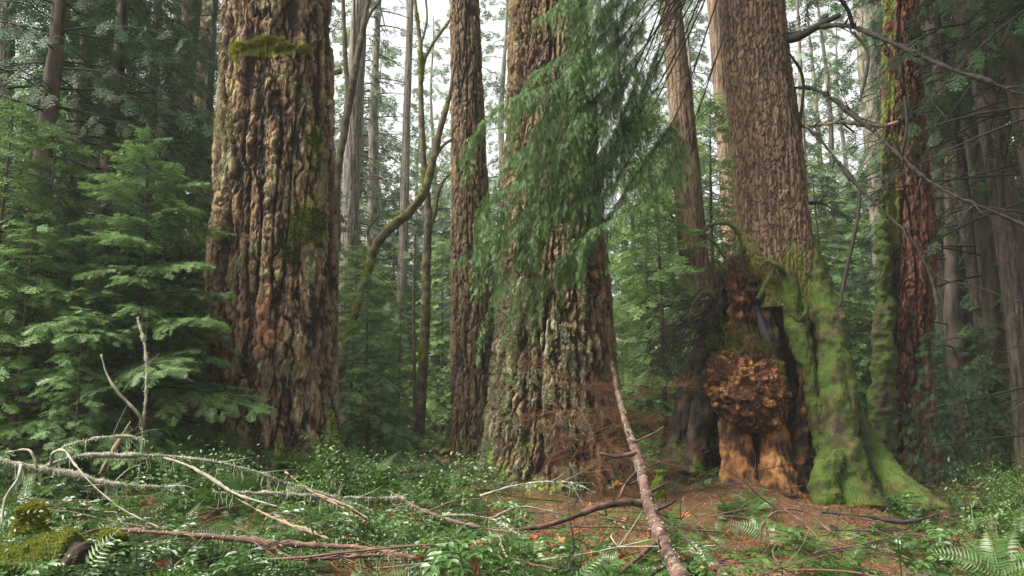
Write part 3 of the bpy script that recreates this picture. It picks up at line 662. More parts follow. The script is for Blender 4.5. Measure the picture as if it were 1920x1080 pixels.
def stilt_hemlock():
    Y = 10.0
    prof = [(560,1395,1535),(520,1390,1530),(490,1386,1530),(440,1386,1520),(400,1384,1514),(330,1378,1507),(250,1372,1497),(150,1362,1482),(60,1356,1472),(0,1352,1465)]
    Gd, D, C, rr, th = trunk_grid(prof, Y, 20, 300, 520, .15)
    foot = at(1450, 885, Y); base = thing('hemlock_tree', 'stilt rooted hemlock on a rotten stump, smooth brown trunk above mossy green roots', 'tree', foot)
    a = ridged(Gd, 1, 16, .7, .2, 91); b_ = fbm(Gd*np.array([34, 34, 2.2]), 3, 92); c_ = perlin(Gd*np.array([3, 3, .6]), 93); fl = fbm(Gd*np.array([30, 30, 12]), 3, 94)
    wv = np.stack([fbm(Gd*4, 3, 1), fbm(Gd*4, 3, 2), fbm(Gd*4, 3, 3)], -1)*.05
    q1, q2, qc = worley((Gd+wv)*np.array([26, 26, 6]), 7); e2 = 1-sstep(.02, .3, q2-q1)
    h = np.clip(.75 - .3*a + .2*b_ - .45*e2 + .5*(qc-.5) + .3*fl, 0, 1.1)
    V = Gd + D*(-.010*a + .006*b_ + .03*c_ + .006*fl - .010*e2 + .014*(qc-.5))[..., None]; px, py = proj(V)
    moss = sstep(400, 500, py + 60*perlin(V*np.array([3, 3, 1]), 6) - .35*(px-1440))*.62 + .55*blob(px, py, 1375, 330, 14, 160)*(D[..., 0] < 0)
    lich = .10*h + .2*sstep(.1, .6, perlin(V*np.array([4, 4, 1.3]), 95))
    mb = MB(); mb.add(V, grid_faces(*V.shape[:2]), h=h.ravel(), moss=moss.ravel(), lich=lich.ravel()); close_top(mb, *V.shape[:2])
    mb.build('trunk', M['hem'], base, smooth=False)
    rt = lambda pts, s, tf, rm='mroot': root(base, 'root', pts, M[rm], s, 60, .035, 6, 1.0, tf, fib=.02, mossa=.30 if rm == 'rootb' else .60)
    rt([(1508,440,9.9,14),(1524,500,9.75,24),(1543,560,9.62,29),(1560,640,9.5,34),(1568,740,9.4,36),(1572,840,9.32,40),(1588,910,9.22,48),(1602,965,9.1,60)], 101, 14000)
    rt([(1476,480,9.72,10),(1480,520,9.62,19),(1486,570,9.55,20),(1502,640,9.5,20),(1518,710,9.45,18),(1534,790,9.4,15),(1544,860,9.35,12)], 102, 7000)
    rt([(1548,600,9.95,16),(1566,700,9.9,20),(1600,790,9.8,24),(1634,855,9.65,28),(1672,903,9.35,33),(1718,945,9.0,35),(1785,985,8.7,24)], 103, 7000)
    root(base, 'root', [(1606,820,9.6,10),(1628,880,9.5,15),(1650,935,9.3,20),(1684,990,9.1,18)], M['rotgrey'], 108, 30, .03, 7)
    rt([(1400,470,9.9,16),(1362,520,9.85,20),(1336,580,9.85,19),(1322,660,9.85,17),(1314,760,9.8,18),(1304,850,9.75,22),(1296,890,9.7,26)], 104, 500, rm='rootb')
    rt([(1350,540,10.1,14),(1322,620,10.1,16),(1298,710,10.05,19),(1280,790,10.0,24),(1266,870,9.95,30)], 105, 1500, rm='rootb')
    rt([(1575,855,9.1,14),(1552,880,9.0,20),(1546,915,8.95,24),(1560,950,8.9,22)], 106, 2200)
    # loops of thin aerial root
    for pts in ([(1384,505,9.6,4),(1390,460,9.5,5),(1378,428,9.45,6),(1345,418,9.4,6),(1320,432,9.4,7),(1314,444,9.4,6)], [(1320,436,9.4,4),(1340,456,9.4,4),(1356,480,9.45,5),(1366,520,9.5,6)],
                [(1425,500,9.5,5),(1440,488,9.45,6),(1458,498,9.4,8),(1470,515,9.5,8)], [(1505,560,9.4,5),(1512,580,9.38,7),(1498,600,9.4,7),(1480,590,9.45,4)], [(1450,505,9.5,6),(1432,540,9.45,7),(1420,560,9.45,6)],
                [(1344,560,9.7,6),(1320,550,9.6,6),(1300,570,9.5,5),(1290,610,9.4,3)]):
        root(base, 'aerial_root', [(a, b_, c_, d*.6) for a, b_, c_, d in pts], M['mroot'], 110, 10, .010, 14, 1.0, 350, mossa=.6)
    # bare limbs on the right
    def limb(pts, twigs=(), mat='dark', yy=0):
        mw = MB(); r2 = np.random.RandomState(len(pts)*7+int(pts[0][1])); Q, rr_ = resample([at(*q[:3]) for q in pts], 40, [q[3]*.006 for q in pts])
        for k in range(15):
            i = r2.randint(4, 39); d = nrm(nrm(Q[i]-Q[i-1]) + r2.normal(size=3)*.8); L = r2.uniform(.12, .5); e = Q[i] + d*L - UP*.15*L
            add_tube(mw, [Q[i], (Q[i]+e)/2 + r2.normal(size=3)*.03, e], [rr_[i]*.4, .004, .0015], 4, 7)
            for j in range(3): g = Q[i] + (e-Q[i])*r2.uniform(.3, .9); add_tube(mw, [g, g + nrm(d + r2.normal(size=3)*.8)*L*.4], [.003, .001], 3, 3)
        mw.build('twig_spray', M['dark'], base)
        o, G1, _ = root(base, 'limb', [(a, b_, c_, d*.66) for a, b_, c_, d in pts], M[mat], 120, 10, .016, 12)
        for t in twigs: root(base, 'twig', t, M['dark'], 121, 6, .003, 12).__class__
        return o
    limb([(1462,68,9.9,7),(1500,62,9.7,7),(1540,50,9.4,7),(1585,48,9.1,8),(1640,66,8.8,9),(1710,98,8.5,8),(1780,128,8.3,7),(1850,152,8.1,6),(1915,178,8.0,4)], [[(1465,75,9.9,9),(1500,68,9.6,9),(1540,45,9.4,7),(1575,28,9.2,6)], [(1600,52,9.0,4),(1590,20,8.9,4),(1560,-20,8.8,3)], [(1600,60,9.0,3),(1625,95,8.9,3),(1622,150,8.8,3),(1612,190,8.8,2)]])
    limb([(1485,164,9.9,5),(1520,166,9.7,6),(1560,185,9.4,6),(1605,220,9.1,7),(1640,250,8.9,6),(1690,295,8.7,6),(1750,345,8.5,6),(1820,380,8.3,5),(1880,405,8.2,5),(1925,425,8.1,4)], [[(1690,295,8.7,3),(1700,240,8.6,2.5),(1696,180,8.6,2)]])
    limb([(1492,235,9.9,5),(1530,235,9.7,5),(1580,230,9.5,6),(1620,232,9.3,7),(1660,236,9.2,5),(1685,228,9.1,4)], mat='maple')
    limb([(1490,230,9.9,4),(1520,245,9.7,5),(1560,290,9.4,5),(1610,350,9.1,5),(1660,400,8.9,4),(1710,450,8.7,4),(1745,520,8.6,3),(1760,580,8.5,2.5)], [[(1612,355,9.1,3.5),(1608,410,9.0,3.5),(1595,470,9.0,4),(1580,540,8.95,3.5),(1574,575,8.9,2.5)], [(1710,450,8.7,2),(1760,520,8.6,2),(1840,540,8.5,1.5),(1890,560,8.4,1)], [(1500,240,9.8,3),(1500,130,9.6,3),(1480,100,9.5,2)]])
    limb([(1516,380,9.9,3),(1545,382,9.8,3),(1566,398,9.7,2)])
    # needled boughs that hang over the middle fir
    rs = np.random.RandomState(33)
    B = [([(1340,-260,9.9),(1180,-40,9.4),(1060,70,9.0),(990,140,8.7)], .55), ([(1345,-180,9.9),(1210,20,9.4),(1070,150,8.9),(945,225,8.6),(826,292,8.4)], .50),
         ([(1345,-140,9.9),(1215,90,9.3),(1090,215,8.9),(985,300,8.6),(885,375,8.4)], .55), ([(1350,-100,9.9),(1225,150,9.3),(1100,300,8.9),(975,400,8.6),(848,492,8.4)], .52),
         ([(1350,-60,9.9),(1235,200,9.3),(1130,340,8.9),(1050,430,8.6),(990,545,8.4)], .52), ([(1352,-20,9.9),(1245,240,9.4),(1160,330,9.1),(1100,420,8.9),(1055,530,8.7)], .50),
         ([(1360,60,9.9),(1290,260,9.3),(1200,380,8.8),(1130,430,8.5),(1082,470,8.3)], .36), ([(1340,-300,9.9),(1150,-120,9.3),(1060,-20,8.9),(1000,40,8.7)], .55),
         ([(1345,-120,9.9),(1190,130,9.1),(1080,250,8.8),(1010,330,8.6),(950,420,8.5)], .5), ([(1350,-200,9.9),(1200,-20,9.2),(1110,90,8.9),(1040,190,8.7),(985,260,8.6)], .5),
         ([(1350,-100,9.9),(1240,60,9.5),(1170,200,9.3),(1130,300,9.2),(1110,400,9.1)], .4),
         ([(1345,-160,9.9),(1200,60,9.2),(1120,190,8.9),(1060,290,8.7),(1020,370,8.6)], .5), ([(1345,-230,9.9),(1230,-80,9.4),(1130,40,9.1),(1080,110,8.9),(1020,170,8.8)], .5),
         ([(1350,-90,9.9),(1210,160,9.2),(1120,290,8.9),(1050,370,8.7),(930,440,8.5)], .5), ([(1345,-280,9.9),(1220,-140,9.5),(1110,-40,9.1),(1080,40,9.0)], .5),
         ([(1300,-200,9.6),(1200,-30,9.3),(1150,80,9.2),(1100,160,9.1),(1070,250,9.1)], .5), ([(1300,-120,9.6),(1210,100,9.3),(1160,230,9.2),(1120,330,9.2),(1080,450,9.2)], .5),
         ([(1290,-260,9.5),(1180,-100,9.2),(1100,10,9.0),(1050,100,8.9),(1010,190,8.8)], .5), ([(1310,-60,9.6),(1200,190,9.3),(1110,350,9.1),(1050,450,9.0),(1000,540,8.9)], .5),
         ([(1300,-160,9.6),(1150,90,9.2),(1040,230,8.9),(960,320,8.7),(905,380,8.6)], .45), ([(1300,-160,9.6),(1160,180,9.2),(1050,330,8.9),(940,420,8.7),(870,470,8.6)], .45)]
    for pts, l2 in B:
        mc, mw = MB(), MB(); P = np.array([at(q[0]+rs.normal()*(14 if i else 0)*i/2, q[1]+rs.normal()*(14 if i else 0)*i/2, q[2]+rs.normal()*.06*i) for i, q in enumerate(pts)])
        Q0 = resample(P, 40)[0]
        for k in range(6):                                              # pendant branchlets hanging from the bough
            i = rs.randint(16, 38); d = nrm(Q0[i]-Q0[i-1]); L = rs.uniform(.35, .85); sd_ = rs.normal(size=3)*.10
            bough(mc, None, [Q0[i], Q0[i]+d*L*.28-UP*L*.15+sd_*.5, Q0[i]+d*L*.42-UP*L*.5+sd_, Q0[i]+d*L*.46-UP*L+sd_*1.2], rs.uniform(.16, .3), 26, .075, TPL['hang'], rs, .3, .9, .016, .05, .35, 1.0, .3)
            add_tube(mw, [Q0[i], Q0[i]+d*L*.28-UP*L*.15+sd_*.5, Q0[i]+d*L*.42-UP*L*.5+sd_], [.004, .003, .0015], 4, 6)
        bough(mc, None, P, l2*1.1, 105, .078, TPL['hang'], rs, .35, 1.15, .016, .44, .35, 1.0, .28); add_tube(mw, resample(P, 24)[0][::3], np.linspace(.011, .003, 8), 5, 12)
        for k in range(5):                                              # bare twigs near the trunk end
            q = resample(P, 30)[0][rs.randint(2, 9)]; d = P[-1]-P[0]
            add_tube(mw, [q, q + d*.08 + rs.normal(size=3)*.1, q + d*.16 + rs.normal(size=3)*.18 - UP*.1], [.005, .004, .0015], 4, 6)
        o = mc.build('bough', M['nedb'], base); t = mw.build('twig', M['dark'], base); t.parent = o
    mc, mw = MB(), MB(); rs = np.random.RandomState(34)  # unseen crown above the frame, added to shade the right side
    for k in range(110):
        f = (k+rs.uniform(0, 1))/110; z = foot[2] + 8.6 + 11*f; L = 3.4*((1-f)**.75)*rs.uniform(.6, 1.1)+.2
        P = bough_path(rs, L, R(-8+30*f+rs.normal()*7), k*2.39996+rs.normal()*.3, .4) + np.array([np.interp(z, C[:, 2], C[:, 0]), Y, z])
        bough(mc, mw, P, L*.42, 12, .4, TPL['ld'], rs, .3, .2, r0=.02)
    mc.build('crown', M['ned'], base); mw.build('branchwork', M['dark'], base)
    # dead bare twigs sweeping down left of the stump
    mw = MB()
    for k in range(46):
        s = at(rs.uniform(1310, 1345), rs.uniform(540, 640), 9.7); e = at(rs.uniform(1180, 1290), rs.uniform(640, 760), rs.uniform(8.9, 9.8))
        m_ = (s+e)/2 + np.array([-.05, 0, .12]) + rs.normal(size=3)*.06
        add_tube(mw, [s, m_, e], [.008, .005, .0015], 4, 9)
        for j in range(3):
            q = m_ + (e-m_)*rs.uniform(0, .8); add_tube(mw, [q, q + rs.normal(size=3)*.08 + np.array([-.05, 0, -.08]), q + rs.normal(size=3)*.1 + np.array([-.1, 0, -.2])], [.003, .002, .001], 3, 5)
    mw.build('twig_spray', M['dark'], base)
stilt_hemlock()

def rotten_stump():
    Y = 10.0; foot = at(1400, 885, Y); rs = np.random.RandomState(55)
    base = thing('rotten_stump', 'crumbling orange rotten stump gripped by the mossy roots of the stilt rooted hemlock', 'stump', foot)
    root(base, 'heartwood', [(1450,470,10.3,40),(1445,540,10.4,70),(1435,620,10.5,88),(1430,720,10.55,100),(1430,820,10.6,108),(1432,900,10.6,112)], M['rotdark'], 201, 90, .07, 5, fib=.08)
    root(base, 'heartwood', [(1400,490,10.0,20),(1368,560,10.0,30),(1350,640,10.05,30),(1340,740,10.1,30),(1334,880,10.1,36)], M['rotdark'], 211, 50, .09, 6, fib=.08)
    root(base, 'heartwood', [(1400,520,9.85,20),(1402,580,9.8,34),(1404,640,9.8,36)], M['rotdark'], 212, 50, .09, 6, fib=.08)
    root(base, 'wood_slab', [(1380,500,9.75,17),(1384,560,9.65,20),(1386,620,9.6,24),(1388,680,9.6,26)], M['rotred'], 202, 60, .05, 8, fib=.14, mossa=.1)
    root(base, 'wood_slab', [(1424,505,9.8,18),(1430,560,9.75,15),(1446,640,9.7,15),(1460,720,9.7,15)], M['rotdark'], 203, 24, .03, 8, fib=.08)
    root(base, 'wood_slab', [(1416,575,9.7,5),(1434,625,9.62,8),(1454,680,9.6,8),(1474,730,9.6,5)], M['rotgrey'], 204, 20, .012, 8)
    root(base, 'wood_slab', [(1520,560,9.8,10),(1532,700,9.75,14),(1528,800,9.7,18),(1520,890,9.7,22)], M['rotdark'], 205, 24, .03, 8, fib=.08)
    root(base, 'rotten_leg', [(1372,740,9.75,30),(1374,800,9.66,27),(1380,850,9.6,28),(1388,935,9.4,40)], M['rotleg'], 206, 90, .035, 5, fib=.05, mossa=.12)
    root(base, 'rotten_leg', [(1438,740,9.7,32),(1448,800,9.6,29),(1454,850,9.54,29),(1460,940,9.35,42)], M['rotleg'], 207, 90, .035, 5, fib=.045, mossa=.26)
    root(base, 'rotten_leg', [(1504,680,9.7,10),(1506,760,9.65,13),(1500,830,9.6,17),(1498,910,9.6,24)], M['rotred'], 208, 30, .03, 7, fib=.08)
    # the burl: a lump of crumbling orange wood
    c = at(1403, 724, 9.5); m = mpp(1402, 722, 9.5); n1, n2 = 220, 320
    ph = np.linspace(.02, math.pi-.02, n1)[:, None]; th = np.linspace(0, 2*math.pi, n2, endpoint=False)[None]
    D = np.stack([np.sin(ph)*np.cos(th), np.sin(ph)*np.sin(th), np.cos(ph)+0*th], -1)
    U = D*np.array([73*m, 56*m, 86*m]); U[..., 0] += U[..., 2]*-.10
    cr = 1-np.abs(perlin(U*8+c, 61))*2; cr2 = 1-np.abs(perlin(U*19+c, 62))*2
    w1, w2, wc = worley((U+c+.05*np.stack([fbm(U*7, 3, 1), fbm(U*7, 3, 2), fbm(U*7, 3, 3)], -1))*np.array([11, 11, 10]), 3); x1, x2, xc = worley((U+c)*36, 5)
    rr = .09*fbm(U*3.4, 2, 63) + .05*fbm(U*9, 2, 68) + .045*(.6-w1) + .018*(.6-x1) + .016*fbm(U*22, 3, 64)
    hb = np.clip(.85 - .5*w1 - .4*x1 + .3*(wc-.5) - .5*(1-sstep(0, .3, w2-w1)) + .5*(xc-.5) + .6*fbm(U*5, 3, 66), 0, 1.2)
    V = c + U + D*rr[..., None]
    mb = MB(); mb.add(V, grid_faces(n1, n2), h=hb.ravel(), moss=.12, lich=0); mb.build('burl', M['rot'], base)
    mb = MB(); w_ = ((D[..., 2] > .62) | ((D[..., 0] > .55) & (D[..., 2] > .1))) & (D[..., 1] < .4); tufts(mb, V[w_], D[w_], 5000, .012, .05, .005, rs, 0); mb.build('moss', M['mosst'], base)
    mb = MB(); P = []
    for k in range(900): P.append(at(rs.uniform(1330, 1480), rs.normal(512, 14), rs.uniform(9.5, 9.9)))
    P = np.array(P); tufts(mb, P, np.tile([0, -.3, 1.0], (len(P), 1)), 1800, .02, .06, .005, rs, .1); m3 = MB(); tufts(m3, P, np.tile([0, -.3, 1.0], (len(P), 1)), 2500, .015, .05, .005, rs, .1); m3.build('moss', M['mosst'], base); mb.build('needle_mat', M['deadn'], base)
    mb = MB(); P2 = np.array([at(rs.uniform(1325, 1420), rs.normal(635, 18), rs.uniform(9.3, 9.6)) for k in range(300)])
    tufts(mb, P2, np.tile([0, -.5, .7], (len(P2), 1)), 1000, .02, .06, .005, rs, .2); strands(mb, P2, 120, .05, .14, .006, rs); mb.build('moss', M['mosst'], base)
rotten_stump()

# ---- the red rotten snag on the right with a mossy side
def red_snag():
    Y = 13.6
    prof = [(900,1625,1775),(850,1632,1762),(760,1640,1750),(650,1645,1745),(500,1652,1754),(400,1654,1748),(300,1655,1738),(150,1657,1728),(0,1660,1720)]
    Gd, D, C, rr, th = trunk_grid(prof, Y, 12, 190, 420)
    base = thing('rotten_snag', 'tall red rotten snag with a thick mossy left edge on the right side', 'snag', (C[0, 0], Y, float(gz(C[0, 0], Y))))
    d, h, pl, fl = fir_bark(Gd, D, 131, .07, 5); V = Gd + D*d[..., None]
    moss = .9*sstep(.45, .85, -D[..., 0])*(.6+.6*perlin(V*3, 4)); lich = .2*h*sstep(0, .5, perlin(V*np.array([4, 4, .5]), 8))
    mb = MB(); mb.add(V, grid_faces(*V.shape[:2]), h=h.ravel(), moss=moss.ravel(), lich=lich.ravel()); close_top(mb, *V.shape[:2]); mb.build('trunk', M['snag'], base, smooth=False)
    root(base, 'mossy_edge', [(1660,250,13.45,5),(1658,360,13.4,8),(1658,470,13.35,11),(1660,560,13.3,16),(1660,650,13.2,20),(1654,760,13.1,25),(1646,850,13.1,30),(1638,900,13.0,36)], M['mroot'], 132, 40, .06, 6, 1.0, 4000, fib=.03, mossa=.6)
red_snag()

# ------------------------------------------------------------------ undergrowth
def lm(px, Y):                                        # a landmark near a place on the forest floor
    if Y > 8.2:
        if px < 330: return 'at the foot of the left young hemlocks'
        if px < 700: return 'at the foot of the thickest fir'
        if px < 880: return 'in the gap between the two big firs'
        if px < 1230: return 'at the foot of the middle fir'
        if px < 1560: return 'on the needle slope before the rotten stump'
        return 'right of the mossy stilt roots'
    if px < 330: return 'around the mossy logs in the lower left corner'
    if px < 700: return 'below the lichen covered fallen branches'
    if px < 960: return 'in the front tangle before the gap'
    if px < 1240: return 'left of the fallen bare trunk'
    if px < 1560: return 'right of the fallen bare trunk'
    return 'in the dark lower right corner'
def frond(mb, o, az, el, L, wd, npn, rs, droop=1.1, thick=.0035):
    """an arching fern frond: rachis with paired narrow leaflets"""
    a = np.array([math.cos(az), math.sin(az), 0]); sd_ = np.array([-a[1], a[0], 0])
    t = np.linspace(0, 1, npn+2); ang = el - droop*t*1.2
    st = np.concatenate([[0], np.cumsum(np.full(npn+1, L/(npn+1)))])
    dx = np.cumsum(np.cos(ang))*L/(npn+2); dz = np.cumsum(np.sin(ang))*L/(npn+2)
    P = o + a*dx[:, None] + UP*dz[:, None] + sd_*(rs.normal()*.08*L*t**2)[:, None]
    T = nrm(np.gradient(P, axis=0)); B = nrm(np.cross(T, UP)); N = np.cross(B, T); tw = rs.normal()*.4
    B, N = B*math.cos(tw)+N*math.sin(tw), N*math.cos(tw)-B*math.sin(tw)
    mb.add(np.concatenate([P-B*thick*(1-t*.8)[:, None], P+B*thick*(1-t*.8)[:, None]]), [(i, i+1, len(P)+i+1, len(P)+i) for i in range(len(P)-1)], v=.2)
    vv = rs.uniform(.1, .9)
    for k in range(1, npn+1):
        u = k/npn; l = wd*(math.sin(math.pi*min(1, .12+u*.95))**.7*(1-.55*u)+.03)
        for s in (-1, 1):
            if rs.uniform() < .04: continue
            d = nrm(B[k]*s + T[k]*.35 - N[k]*rs.uniform(.0, .35)); q = T[k]*l*.16
            b_ = P[k]; lift = N[k]*l*.05
            mb.add([b_, b_ + d*l*.35 + q*.9 + lift, b_ + d*l, b_ + d*l*.3 - q*.8 + lift], [(0, 1, 2, 3)], v=min(1, max(0, vv + rs.normal()*.12)))
def fern_proto(seed, n, L, el):
    rs = np.random.RandomState(seed); mb = MB()
    for k in range(n):
        frond(mb, np.array([rs.normal()*.02, rs.normal()*.02, 0]), k*2.4+rs.normal()*.3, R(el+rs.normal()*14), L*rs.uniform(.6, 1.1), L*.17*rs.uniform(.8, 1.2), int(rs.randint(20, 27)), rs, rs.uniform(.8, 1.5))
    return mb.mesh('sword_fern', M['fern'], smooth=False)
def leaflet(mb, b_, d, n_, l, wd, v):
    s = np.cross(d, n_); m1 = b_+d*l*.3; m2 = b_+d*l*.68
    f = n_*l*.10
    mb.add([b_, m1+s*wd*.5+f, m2+s*wd*.42+f, b_+d*l-n_*l*.08, m2-s*wd*.42+f, m1-s*wd*.5+f, m1, m2], [(6, 1, 2, 7), (5, 6, 7, 4)], v=v)
    mb.F.setdefault(3, []).append(np.array([(0, 1, 6), (0, 6, 5), (7, 2, 3), (7, 3, 4)]) + mb.n - 8)
def grape_proto(seed, nst, hgt, ll, npr, mat):
    """low evergreen with long leaves of paired glossy leaflets"""
    rs = np.random.RandomState(seed); mb = MB()
    for k in range(nst):
        o = np.array([rs.normal()*.09, rs.normal()*.09, 0]); h = hgt*rs.uniform(.5, 1.1); top = o + np.array([rs.normal()*.08, rs.normal()*.08, h])
        mb.add(*(lambda G_, n_: (G_, grid_faces(n_, 4)))(tube([o, (o+top)/2+rs.normal(size=3)*.02, top], [.004, .0035, .003], 4, 5)[0], 5), v=0)
        for j in range(rs.randint(4, 7)):
            az = j*2.4+rs.uniform(0, 2); el = R(rs.uniform(0, 45)); b_ = o + (top-o)*rs.uniform(.55, 1)
            d = np.array([math.cos(az)*math.cos(el), math.sin(az)*math.cos(el), math.sin(el)]); L = ll*npr*.75*rs.uniform(.7, 1.15)
            vv = rs.uniform(0, 1)
            for q in range(1, npr+1):
                u = q/npr; p = b_ + d*L*u - UP*.35*L*u*u; T = nrm(d - UP*.7*u); B = nrm(np.cross(T, UP)); N = nrm(np.cross(B, T) + rs.normal(size=3)*.25)
                for s in (-1, 1): leaflet(mb, p, nrm(B*s + T*.35 - UP*.15*rs.uniform()), N, ll*rs.uniform(.8, 1.15), ll*.48, np.clip(vv+rs.normal()*.15, 0, 1))
            leaflet(mb, b_ + d*L - UP*.35*L, nrm(d - UP*.7), nrm(N + UP), ll, ll*.5, vv)
    return mb.mesh('leafy_plant', mat, smooth=False)
def shrub_proto(seed, nst, hgt, ll):
    rs = np.random.RandomState(seed); mb = MB()
    for k in range(nst):
        p = np.array([rs.normal()*.05, rs.normal()*.05, 0]); d = nrm(np.array([rs.normal()*.4, rs.normal()*.4, 1]))
        P = [p]
        for j in range(6): d = nrm(d + rs.normal(size=3)*.28); P.append(P[-1] + d*hgt/6)
        add_tube(mb, P, np.linspace(.004, .001, 7), 4, 12, v=0)
        for j in range(46):
            i = rs.randint(1, 7); dd = nrm(rs.normal(size=3)*np.array([1, 1, .4])); q = P[i] + dd*rs.uniform(.01, .10)
            leaflet(mb, q, nrm(dd+rs.normal(size=3)*.4), nrm(UP+rs.normal(size=3)*.5), ll*rs.uniform(.6, 1.3), ll*.6, rs.uniform())
    return mb.mesh('small_shrub', M['shrub'], smooth=False)
FERN = [fern_proto(301, 11, .55, 52), fern_proto(302, 9, .62, 45), fern_proto(303, 8, .42, 38), fern_proto(304, 6, .50, 30)]
GRAPE = [grape_proto(311, 4, .26, .050, 5, M['grape']), grape_proto(312, 5, .20, .042, 6, M['grape']), grape_proto(313, 3, .30, .058, 4, M['grape']), grape_proto(314, 4, .22, .045, 6, M['fern'])]
SHRUB = [shrub_proto(321, 5, .38, .026), shrub_proto(322, 6, .30, .022)]
RU = random.Random(99)
def in_trunk(x, y):
    for px, Y, r in ((512, 9.7, .92), (1035, 10.3, 1.0), (1440, 10.0, .75), (888, 14, .5), (1565, 9.3, .35), (1700, 13.6, .5)):
        if math.hypot(x-at(px, 800, Y)[0], y-Y) < r: return True
    return False
def plant(me, name, what, cat, px, Y, s, adj=''):
    p = at(px, 900, Y)
    if in_trunk(p[0], Y): return None
    o = bpy.data.objects.new(name, me); link(o); o.location = (p[0], Y, float(gz(p[0], Y)) - .02)
    o.rotation_euler = (RU.gauss(0, .18), RU.gauss(0, .18), RU.uniform(0, 6.28)); o.scale = (s, s, s*RU.uniform(.8, 1.15))
    w_ = lm(px, Y); return tag(o, what + ' ' + w_, cat, what + ' ' + w_)
def density(px, Y):
    d = 1.0
    if 960 < px < 1640 and 5.7 < Y < 10.5: d = .34           # bare needle slope and brush
    if px > 1560: d = .8
    return d
def CL(px, Y):
    p = at(px, 900, Y); return min(1.6, max(.1, 1 + 2.2*float(perlin(np.array([p[0]*.9, Y*.9, 3.3])))))
for k in range(520):                                        # ferns
    Y = 3.9 + 6.5*RU.random()**.8; px = RU.uniform(-60, 1980)
    if Y > 8.4 and not (560 < px < 900 or px > 1650) and RU.random() < .6: continue
    if RU.random() > density(px, Y)*(.5 if px > 1000 else .8): continue
    i = RU.randrange(4)
    plant(FERN[i], 'sword_fern', ('arching green sword fern', 'spreading green sword fern', 'small green sword fern', 'flat low green fern')[i], 'fern', px, Y, RU.uniform(.65, 1.15))
for k in range(520):                                        # glossy leaved plants
    Y = 3.8 + 5.8*RU.random(); px = RU.uniform(-60, 1980)
    if RU.random() > density(px, Y)*.44*CL(px, Y)*(.38 if px > 1000 else 1): continue
    i = RU.randrange(4)
    plant(GRAPE[i], 'glossy_plant', ('glossy low evergreen plant', 'small glossy evergreen plant', 'broad leaved glossy plant', 'pale green leafy plant')[i], 'plant', px, Y, RU.uniform(.7, 1.2))
for k in range(150):
    Y = 3.9 + 7.5*RU.random(); px = RU.uniform(-60, 1300)
    if RU.random() > density(px, Y): continue
    i = RU.randrange(2); plant(SHRUB[i], 'small_shrub', ('airy small leaved shrub', 'low small leaved shrub')[i], 'shrub', px, Y, RU.uniform(.6, 1.1))
for k in range(46):                                         # taller shrubs by the trunk bases
    Y = RU.uniform(7.4, 9.6); px = RU.choice([RU.uniform(540, 910), RU.uniform(220, 460), RU.uniform(1830, 1940)])
    plant(SHRUB[RU.randrange(2)], 'small_shrub', 'taller airy shrub', 'shrub', px, Y, RU.uniform(1.2, 2.0))
for k in range(34):
    Y = RU.uniform(7.0, 9.4); px = RU.choice([RU.uniform(560, 900), RU.uniform(1830, 1960), RU.uniform(420, 640)])
    plant(FERN[RU.randrange(2)], 'sword_fern', 'large arching sword fern', 'fern', px, Y, RU.uniform(1.1, 1.5))
for k in range(60):                                         # the carpet of young plants under the far trees
    Y = RU.uniform(11, 20); px = RU.uniform(-50, 1970)
    plant(FERN[RU.randrange(4)], 'sword_fern', 'distant green fern', 'fern', px, Y, RU.uniform(.9, 1.4))
# ferns one can pick out in the photo
for px, py, Y, s, i, w_ in ((1400,900,8.2,.85,1,'bright sword fern under the rotten stump legs'),(1430,930,7.4,.9,1,'broad fern arching low before the stump legs'),(1500,955,7.0,.8,0,'upright fern between the slope and the mossy root'),(1370,985,6.3,.9,2,'low fern at the edge of the bare slope'),(1650,1000,7.2,.9,1,'fern spreading below the mossy root flare'),(610,880,8.9,1.0,0,'tall fern at the right foot of the thickest fir'),(700,890,9.2,1.1,1,'wide fern in the opening right of the thickest fir'),(770,885,9.4,1.0,1,'fern clump below the upright mossy maple'),(1330,960,6.9,.9,3,'pale green fern right beside the fallen bare trunk'),(1560,930,8.0,.7,3,'green fern in front of the mossy stilt root'),
                            (1470,990,6.4,.9,1,'yellow tinged fern low on the needle slope'),(830,850,9.6,.8,0,'tall fern with a faded tip in the gap between firs'),(110,960,6.3,1.0,1,'fern with pale undersides above the mossy log')):
    o = plant(FERN[i], 'sword_fern', '', 'fern', px, Y, s); 
    if o: o['label'] = w_; del o['group']

# litter: needles, twiglets and leaf scraps nobody could count
rs = np.random.RandomState(77)
def scatter(n, x0, x1, y0, y1):
    Y = rs.uniform(y0, y1, n); px = rs.uniform(x0, x1, n); x = (px-960)/FPX*Y*1.0; return x, Y, gz(x, Y) + near_z(x, Y)
def near_z(x, y):
    return .035*fbm(np.stack([x, y, gz(x, y)], -1)*6, 4, 5)
x, y, z = scatter(90000, -80, 2000, 3.6, 11.5); n = len(x)
a = rs.uniform(0, 6.28, n); L = rs.uniform(.015, .06, n)*np.where(rs.uniform(size=n) < .12, 3, 1); d = np.stack([np.cos(a), np.sin(a), rs.normal(size=n)*.35], -1); s = np.stack([-np.sin(a), np.cos(a), rs.normal(size=n)*.3], -1)*rs.uniform(.0015, .005, n)[:, None]
p = np.stack([x, y, z+rs.uniform(0, .03, n)], -1)
mb = MB(); mb.add(np.stack([p-s, p+s, p+d*L[:, None]], 1), np.arange(n*3).reshape(-1, 3), v=np.repeat(rs.uniform(0, 1, n), 3))
tag(mb.build('needle_litter', M['litter'], smooth=False), 'rust brown needles and twig scraps covering the forest floor', 'litter', kind='stuff')
